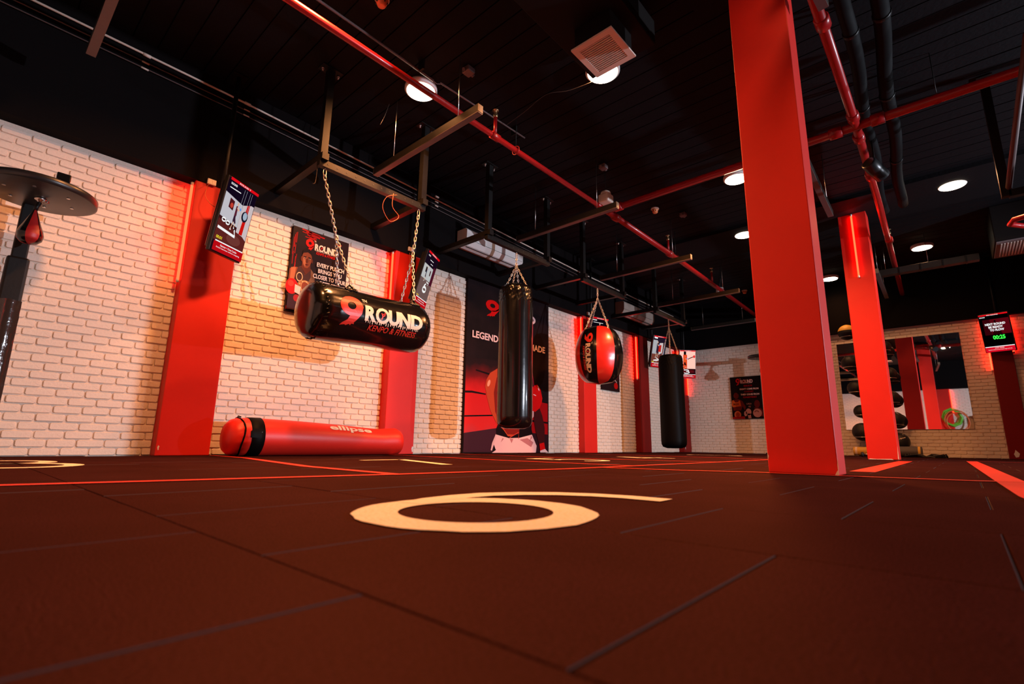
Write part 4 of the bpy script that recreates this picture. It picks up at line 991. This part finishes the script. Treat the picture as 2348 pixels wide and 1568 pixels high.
ballspot(1.58, .93, .135, 'small black medicine ball low on the rack above the yellow roller', M_RUBBER); ballspot(1.60, .50, .185, 'biggest plain black ball at the bottom of the rack', M_RUBBER)
ballspot(1.04, 2.26, .13, 'black medicine ball high on the rack before the mirror', M_RUBBER); ballspot(1.02, 1.68, .145, 'black medicine ball halfway up the rack before the mirror', M_RUBBER); ballspot(1.03, 1.18, .15, 'black medicine ball below the middle of the rack before the mirror', M_RUBBER)
ballspot(1.02, .74, .16, 'black medicine ball second from the floor before the mirror', M_RUBBER); ballspot(1.00, .30, .18, 'lettered black wall ball at the foot of the rack', M_RUBBER, 1)

# floor kit by the rack
def roller(x, y, z, r, L, label, body, band, ang=0.):
    t = thing('foam_roller', label, 'foam roller', (x, y, z), (0, 0, ang), local=True)
    MB().lathe([(r*.5, -L/2), (r*.95, -L/2), (r, -L/2+.01), (r, L/2-.01), (r*.95, L/2), (r*.5, L/2)], (0, 0, 0), 'Y', 28).build('body', body, t)
    for s in (-1, 1): MB().lathe([(r*1.0, s*L*.40-.02), (r*1.03, s*L*.40-.018), (r*1.03, s*L*.40+.018), (r*1.0, s*L*.40+.02)], (0, 0, 0), 'Y', 28, caps=False).build('band', band, t)
roller(12.62, 1.5, .10, .085, .5, 'yellow foam roller lying left of the rack foot', M_YEL, M_CREAM)
roller(12.62, .86, .105, .1, .44, 'grey foam roller with yellow bands lying by the rack foot', M_GREY, M_YEL)
t = thing('skipping_rope', 'black skipping rope coiled on the floor by the far column', 'rope', (12.3, .6, 0)); rnd = random.Random(4)
MB().tube([(12.3+.18*math.cos(a*.7)+rnd.uniform(-.02, .02), .62+.28*math.sin(a*.7)-.004*a, .015+.012*(i % 5)) for i, a in enumerate([k*.45 for k in range(48)])], .013, 6).build('rope', M_RUBBER, t)
MB().tube([(12.25, .45, .02), (12.22, .30, .02)], .017, 8).build('handle', M_BLKPL, t)
t = thing('hand_weight', 'small black hand weight on the floor left of the far column', 'weight', (11.9, 1.45, 0))
k = MB(); k.lathe([(.03, -.09), (.045, -.085), (.045, -.05), (.03, -.045)], (11.9, 1.45, .045), 'Y', 10); k.lathe([(.03, .045), (.045, .05), (.045, .085), (.03, .09)], (11.9, 1.45, .045), 'Y', 10); k.each('head', M_RUBBER, t); MB().lathe([(.015, -.05), (.015, .05)], (11.9, 1.45, .045), 'Y', 10).build('grip', M_CHROME, t)
# hoops hung on the rear wall, seen in the mirror
t = thing('agility_hoops', 'green and orange hoops hung on the wall seen in the mirror', 'hoops', (XR+.1, .22, 1.5))
def hoop(cy, cz, r, n, wr, mat, dx, nm):
    MB().tube([(XR+.08+dx, cy+r*math.cos(2*PI*j/n), cz+r*math.sin(2*PI*j/n)*1.15) for j in range(n)], wr, 6, closed=True).build(nm, mat, t)
GRN = principled('green_plastic', (.12, .55, .05), .4); ORG = principled('orange_plastic', (.65, .14, .03), .4)
hoop(.30, 1.52, .30, 8, .05, GRN, .0, 'green_hoop'); hoop(.26, 1.47, .29, 8, .045, GRN, .06, 'green_hoop'); hoop(.16, 1.35, .38, 24, .02, ORG, .12, 'orange_hoop'); hoop(.12, 1.28, .36, 24, .02, ORG, .16, 'orange_hoop')
t = thing('kit_bag', 'black kit bag hung beside the hoops seen in the mirror', 'bag', (XR+.15, -.6, 1.0)); MB().box(XR+.03, XR+.3, -.78, -.36, .75, 1.55, .08).build('body', M_VINYL2, t); MB().tube([(XR+.15, -.72, 1.5), (XR+.04, -.57, 1.75), (XR+.15, -.42, 1.5)], .012, 6).build('strap', M_VINYL2, t)

# ------------------------------------------------------------------ ceiling services
def pipe(name, label, pts, r, mat, fits=(), cat='pipe', group=None):
    t = thing(name, label, cat, pts[0], group=group); MB().tube(pts, r, 14).build('pipe_run', mat, t)
    for p, d in fits:
        p, d = Vector(p), Vector(d).normalized(); MB().tube([p-d*.06, p-d*.055, p+d*.055, p+d*.06], [r*1.05, r*1.35, r*1.35, r*1.05], 14).build('coupling', mat, t)
    return t
PZ = 3.40
tp = pipe('sprinkler_pipe', 'long red sprinkler pipe passing the round lamp over the bags', [(XR, 3.39, PZ), (5.75, 3.39, PZ)], .031, M_PIPE, [((3.46, 3.39, PZ), (1, 0, 0)), ((5.55, 3.39, PZ), (1, 0, 0))])
tp2 = pipe('sprinkler_pipe', 'thicker red pipe continuing over the far bags', [(5.75, 3.39, PZ), (8.0, 3.41, PZ), (XB-.1, 3.55, PZ)], .042, M_PIPE, [((6.02, 3.40, PZ), (1, 0, 0)), ((7.85, 3.41, PZ), (1, 0, 0))])
tp3 = pipe('sprinkler_pipe', 'thick red cross pipe running over both pipe rows', [(5.75, 3.39, PZ), (5.75, YR+.02, PZ)], .045, M_PIPE, [((5.75, 3.2, PZ), (0, 1, 0)), ((5.75, .62, PZ), (0, 1, 0)), ((5.75, .26, PZ), (0, 1, 0))])
tp4 = pipe('sprinkler_pipe', 'red pipe passing behind the near column towards the mirror', [(3.0, .43, PZ), (5.75, .44, PZ), (8.0, .48, PZ), (XB-.1, .62, PZ)], .04, M_PIPE, [((4.05, .43, PZ), (1, 0, 0)), ((5.55, .44, PZ), (1, 0, 0)), ((6.0, .45, PZ), (1, 0, 0)), ((7.0, .465, PZ), (1, 0, 0)), ((9.5, .51, PZ), (1, 0, 0))])
pipe('sprinkler_pipe', 'red pipe elbow near the black steel frame', [(8.2, -2.4, 3.15), (8.9, -.83, 3.12), (9.0, -.80, 3.1), (9.2, -.95, 3.1), (9.6, -2.4, 3.1)], .035, M_PIPE)
BRASS = principled('brass', (.45, .3, .15), .35, .9)
for x, y, par in ((3.46, 3.39, tp), (7.80, 3.41, tp2), (9.9, 3.44, tp2), (9.9, .52, tp4)):
    rs = MB().tube([(x, y, PZ+.02), (x, y, PZ+.23)], .02, 12).build('sprinkler_riser', M_PIPE, par)
    MB().lathe([(.022, .20), (.026, .215), (.026, .24), (.018, .25), (.012, .28), (.035, .283), (.035, .288), (.005, .29)], (x, y, PZ+.03), seg=16).build('sprinkler_head', BRASS, rs)
def hanger(x, y, z0, z1, label, clip=True):
    t = thing('pipe_hanger', label, 'hanger', (x, y, z1), local=True, group='thin hanger rods'); MB().tube([(0, 0, z0-z1), (0, 0, 0)], .004, 6).build('rod', M_CHROME if not clip else M_STEEL, t)
    if clip: MB().tube([(0, .05*math.cos(2*PI*j/16), z0-z1-.04+.05*math.sin(2*PI*j/16)) for j in range(16)], .006, 6, closed=True).build('clamp', M_PIPE, t)
for x, y, lb in ((3.8, 3.39, 'just past the near sprinkler head'), (8.1, 3.41, 'beside the sprinkler head over the round bag'), (5.75, 1.0, 'between the two pipe junctions'), (5.75, -.2, 'beside the black steel frame'), (10.5, 3.47, 'over the far bag')): hanger(x, y, PZ+.04, ZC, 'thin rod and red clamp holding a pipe '+lb)
# suspended linear light bars (off)
BZ = 3.10
def lbar(x0, y0, x1, y1, label, wires):
    t = thing('light_bar', label, 'light bar', (x0, y0, BZ), group='unlit linear light bars')
    dx, dy = x1-x0, y1-y0; l = math.hypot(dx, dy); nx, ny = -dy/l, dx/l; wd, hh = .062, .075
    q = lambda s, o, z: (x0+dx*s+nx*o, y0+dy*s+ny*o, BZ+z)
    MB().bar((x0, y0, BZ+hh/2+.004), (x1, y1, BZ+hh/2+.004), wd, hh).build('housing', principled('dark_bar_metal', (.012, .009, .006), .45, .1, vary=.3), t)
    MB().bar((x0, y0, BZ), (x1, y1, BZ), wd*.98, .012).build('diffuser', M_BAR, t)
    c = MB()
    for p in ((x0, y0), (x1, y1)):
        e = .004*(1 if p == (x1, y1) else -1); c.bar((p[0], p[1], BZ+.042), (p[0]+dx/l*e, p[1]+dy/l*e, BZ+.042), wd, .075)
    c.each('end_cap', principled('tan_end_cap', (.22, .15, .09), .45), t)
    for s in wires: MB().tube([q(s, 0, hh), q(s, 0, ZC-BZ)], .0035, 6).build('wire', M_CHROME, t)
    return t
for x, lb in ((2.79, 'unlit light bar hung nearest the horizontal bag'), (5.24, 'unlit light bar crossing the red pipe junction'), (7.56, 'unlit light bar above the round bag'), (9.88, 'unlit light bar above the dull black far bag'), (12.5, 'unlit light bar close to the far brick wall')):
    lbar(x, 2.93 if x < 12 else 3.4, x, 4.61 if x < 12 else 4.95, lb, (.18, .80))
lbar(.30, 2.9, .30, 4.76, 'unlit light bar above the near brick bay', (.2, .8))
lbar(4.6, .87, 7.22, .945, 'unlit light bar beside the near red column', (.2, .93)); lbar(10.2, .78, 12.1, .82, 'unlit light bar beside the far red column', (.2, .85)); lbar(1.6, .50, 3.55, .36, 'unlit light bar above the open floor by the near column', (.2, .8))
# air duct with square grille
t = thing('air_duct', 'black ceiling duct with a square cream air grille', 'duct', (3.2, 1.87, 3.3))
MB().box(.6, 3.62, 1.60, 2.25, 3.60, ZC-.055, .01).build('duct_body', M_DUCT, t); MB().box(3.03, 3.38, 1.71, 2.05, 3.40, 3.605).build('drop_box', M_DUCT, t)
g = MB(); gx0, gx1, gy0, gy1, b = 3.0, 3.405, 1.685, 2.07, .05
g.box(gx0, gx1, gy0, gy0+b, 3.385, 3.40); g.box(gx0, gx1, gy1-b, gy1, 3.385, 3.40); g.box(gx0, gx0+b, gy0+b, gy1-b, 3.385, 3.40); g.box(gx1-b, gx1, gy0+b, gy1-b, 3.385, 3.40)
gr = g.build('grille_frame', M_CREAM, t)
for i in range(14): x = gx0+b+.011+i*(gx1-gx0-2*b-.02)/13.2; MB().bar((x, gy0+b, 3.393), (x, gy1-b, 3.393), .009, .012).build('slat', M_CREAM, gr)
for yy in (1.79, 1.96): MB().bar((gx0+b, yy, 3.401), (gx1-b, yy, 3.401), .008, .006).build('grille_rib', M_CREAM, gr)
t = thing('air_duct', 'black duct with a slatted return grille near the mirror wall', 'duct', (10.9, -1.3, 3.3)); MB().box(10.35, 11.35, -2.6, -.72, 3.32, ZC-.005, .01).build('duct_body', M_DUCT, t)
k = MB(); k.box(10.4, 11.25, -1.6, -.74, 3.30, 3.32); fr = k.build('grille_frame', principled('grey_grille', (.14, .11, .11), .5), t)
for i in range(22): y = -.80-i*.036; MB().bar((10.48, y, 3.295), (11.17, y, 3.295), .014, .012).build('slat', M_CREAM, fr)
t = thing('cable_duct', 'flat metal duct crossing the ceiling before the mirror wall', 'duct', (11.0, 0, 3.3)); MB().box(10.95, 11.1, -.55, 1.0, 3.25, 3.36, .004).build('duct_body', principled('galvanised', (.03, .02, .014), .45, .3), t)
k = MB()
for y in (-.4, -.1, .2, .5, .8): k.box(10.945, 11.105, y, y+.02, 3.245, 3.365)
k.each('joint', M_STEEL, t)
for x in (10.97,): hanger(x, .1, 3.36, ZC, 'thin rod holding the middle of the flat metal duct', False); hanger(x, .7, 3.36, ZC, 'thin rod holding the flat metal duct near the far column', False)
# split air conditioners on the bulkhead
def aircon(x0, x1, z0, label, tint):
    Y1 = YF-.01; t = thing('air_conditioner', label, 'air conditioner', ((x0+x1)/2, Y1, z0)); pr = [(Y1, z0+.02), (Y1-.08, z0), (Y1-.17, z0+.03), (Y1-.215, z0+.10), (Y1-.22, z0+.26), (Y1-.19, z0+.29), (Y1, z0+.29)]
    MB().ring_loft([[(x, y, z) for y, z in pr] for x in (x0, x0+.012, x1-.012, x1)], smooth=False).build('casing', tint, t)
    MB().bar((x0+.05, Y1-.145, z0+.018), (x1-.05, Y1-.145, z0+.018), .012, .006).build('louvre', M_BLKPL, t); MB().box(x0+.02, x1-.02, Y1-.222, Y1-.219, z0+.108, z0+.111).build('front_seam', M_BLKPL, t)
    MB().ring_loft([[(x, y-(.003), z-.002) for y, z in pr] for x in (x0+(x1-x0)*.42, x0+(x1-x0)*.47)], smooth=False).build('tape_band', principled('brown_tape', (.28, .15, .09), .5), t)
aircon(4.78, 6.08, 3.06, 'white wall air conditioner above the boxer mural', M_WHITE); aircon(9.5, 10.95, 2.98, 'wall air conditioner above the far bag', principled('aged_white', (.34, .27, .23), .45))
# conduits along the bulkhead
for z, r, m, lb in ((3.745, .011, M_CREAM, 'thin pale conduit, topmost of three along the black bulkhead'), (3.665, .006, M_BAR, 'thin grey conduit, middle one along the black bulkhead'), (3.60, .006, M_BAR, 'thin grey conduit, lowest one along the black bulkhead')):
    t = thing('conduit', lb, 'conduit', (0, YF-.03, z)); MB().tube([(XR, YF-.03, z+.03), (1.5, YF-.03, z+.02), (5, YF-.03, z-.08), (8, YF-.03, z-.16), (12.5, YF-.03, z-.2)], r, 8).build('tube', m, t)
    k = MB()
    for x in (.7, 1.62, 4.3): k.tube([(x, YF-.03, z+.02-.03*(x > 2)), (x+.06, YF-.03, z+.018-.032*(x > 2))], r*1.5, 8)
    k.each('coupling', M_CREAM, t)
t = thing('conduit', 'thin grey conduit passing over the lamp beside the red pipe', 'conduit', (2.5, 3.6, 3.8)); MB().tube([(XR, 3.6, 3.8), (2.78, 3.63, 3.8)], .012, 8).build('tube', M_BAR, t); MB().tube([(2.85, 3.60, 3.8), (4.14, 3.55, 3.8)], .009, 8).build('tube', M_BAR, t); MB().tube([(2.76, 3.63, 3.8), (2.82, 3.62, 3.78), (2.87, 3.60, 3.8)], .004, 6).build('wire', M_BAR, t)
for q in (.4, 2.6, 4.0): MB().box(q-.01, q+.01, 3.56, 3.64, 3.79, ZC).build('saddle', M_STEEL, t)
# smoke detectors, alarm box, cylinder spot
for x, y, lb in ((1.92, 3.28, 'orange lit smoke detector at the top above the near light bar'), (7.05, 3.27, 'orange lit smoke detector near the cross pipe'), (12.45, 3.57, 'small smoke detector beside the pendant spotlight')):
    t = thing('smoke_detector', lb, 'smoke detector', (x, y, ZC), local=True, group='smoke detectors'); MB().lathe([(.06, 0), (.065, -.02), (.055, -.03)], seg=24).build('base', M_CREAM, t); MB().lathe([(.055, -.03), (.05, -.05), (.035, -.085), (.02, -.09)], seg=24).build('sensor', principled('detector_orange', (.75, .22, .08), .4), t)  # sensor cone has an orange base colour
    k = MB()
    for q in range(8): a = PI*q/4; k.box(.047*math.cos(a)-.004, .047*math.cos(a)+.004, .047*math.sin(a)-.004, .047*math.sin(a)+.004, -.07, -.05)
    k.each('vent_slot', M_BLKPL, t)
t = thing('alarm_box', 'beige domed alarm box above the pipe junction', 'alarm', (5.55, 3.28, 3.45)); MB().box(5.47, 5.63, 3.20, 3.36, 3.40, 3.52, .02).build('body', M_CREAM, t); MB().lathe([(.075, 3.52), (.065, 3.56), (.03, 3.585), (.001, 3.59)], (5.55, 3.28, 0), seg=24).build('dome', M_CREAM, t); MB().tube([(5.55, 3.28, 3.58), (5.55, 3.28, ZC)], .004, 6).build('rod', M_STEEL, t)
for x, y, lb in ((2.98, 3.32, 'small bracket box on the ceiling over the near light bar'), (5.42, 3.23, 'small bracket box on the ceiling over the pipe junction'), (7.5, 3.0, 'small bracket box on the ceiling beyond the smoke detector')):
    t = thing('junction_box', lb, 'junction box', (x, y, ZC), local=True); MB().box(-.05, .05, -.05, .05, -.06, 0, .012).build('box', M_BAR, t); k = MB(); k.tube([(-.05, 0, -.04), (-.07, 0, -.05)], .018, 8); k.tube([(.05, 0, -.04), (.07, 0, -.05)], .018, 8); k.each('gland', M_BAR, t)
t = thing('cylinder_spotlight', 'black cylinder spotlight hung on the red pipe behind the column', 'spotlight', (6.5, .40, 3.3)); MB().tube([(6.4, .43, 3.29), (6.41, .425, 3.285), (6.62, .33, 3.18)], [.06, .075, .075], 20).build('barrel', M_BLKPL, t); MB().tube([(6.5, .38, 3.25), (6.5, .38, ZC)], .012, 8).build('stem', M_STEEL, t)
for i, (y, z, r) in enumerate(((.26, 3.62, .055), (.05, 3.66, .06))):
    t = thing('insulated_pipe', ('black insulated pipe nearer the red pipe on the ceiling', 'thicker black insulated pipe on the ceiling')[i], 'pipe', (3.5, y, z)); MB().tube([(3.4+.3*k, y+.012*k+.016*math.sin(k*.9+i), z+.01*math.sin(k*.7)) for k in range(19)], r, 14).build('insulation', principled('black_foam', (.003, .003, .0036), .7, spec=.12), t)
    k = MB(); q = lambda a: (3.4+.3*a, y+.012*a+.016*math.sin(a*.9+i), z+.01*math.sin(a*.7))
    for a in (4, 8, 13): k.tube([q(a-.06), q(a+.06)], r*1.12, 14); k.box(q(a)[0]-.012, q(a)[0]+.012, q(a)[1]-.012, q(a)[1]+.012, z+r*.9, ZC)
    k.each('clip', M_STEEL, t)
# black steel frame hung by the right-hand lamps
t = thing('steel_frame', 'black hanging steel frame beside the right-hand ceiling lamp', 'rig', (6.53, -.6, ZC))
MB().bar((6.6, -.6, 2.6), (6.6, -.6, ZC), .07, .07).build('post', M_STEEL, t); MB().bar((6.6, -.62, 2.62), (6.6, -2.2, 2.62), .07, .07).build('arm', M_STEEL, t); MB().bar((6.6, -2.2, 2.6), (6.6, -2.2, ZC), .07, .07).build('post', M_STEEL, t)
MB().tube([(6.6, -.62, 2.66), (5.45, -.80, 3.55)], .026, 12).build('brace', M_BAR, t); MB().box(6.48, 6.72, -.66, -.54, ZC-.012, ZC).build('ceiling_plate', M_STEEL, t)
# stray cables
for pts, lb in (([(3.95, 2.32, ZC-.03), (3.75, 2.6, 3.74), (3.6, 2.8, 3.70), (3.62, 3.1, 3.66), (3.6, 3.35, 3.6)], 'thin cable sagging from the lamp behind the grille'),
    ([(2.93, 4.38, 2.84), (2.80, 4.37, 2.76), (2.76, 4.37, 2.62), (2.86, 4.37, 2.50), (2.97, 4.37, 2.59), (2.88, 4.37, 2.68), (2.89, 4.38, 2.84)], 'thin orange cable looped under the near rig crossbar'),
    ([(2.73, 4.34, ZC-.05), (2.7, 4.36, ZC-.2), (2.66, 4.38, ZC-.33)], 'short loose wire hanging from the ceiling'), ([(2.05, 4.46, 2.90), (2.045, 4.46, 2.66), (2.02, 4.46, 2.62)], 'short wire hook hanging from the near rig')):
    tag(MB().tube(smooth(pts), .003, 6).build('cable', principled('orange_cable', (.6, .12, .04), .5) if 'orange' in lb else principled('dull_wire', (.04, .025, .02), .5)), lb, 'cable')
for o in bpy.data.objects:
    if '_org' in o: del o['_org']
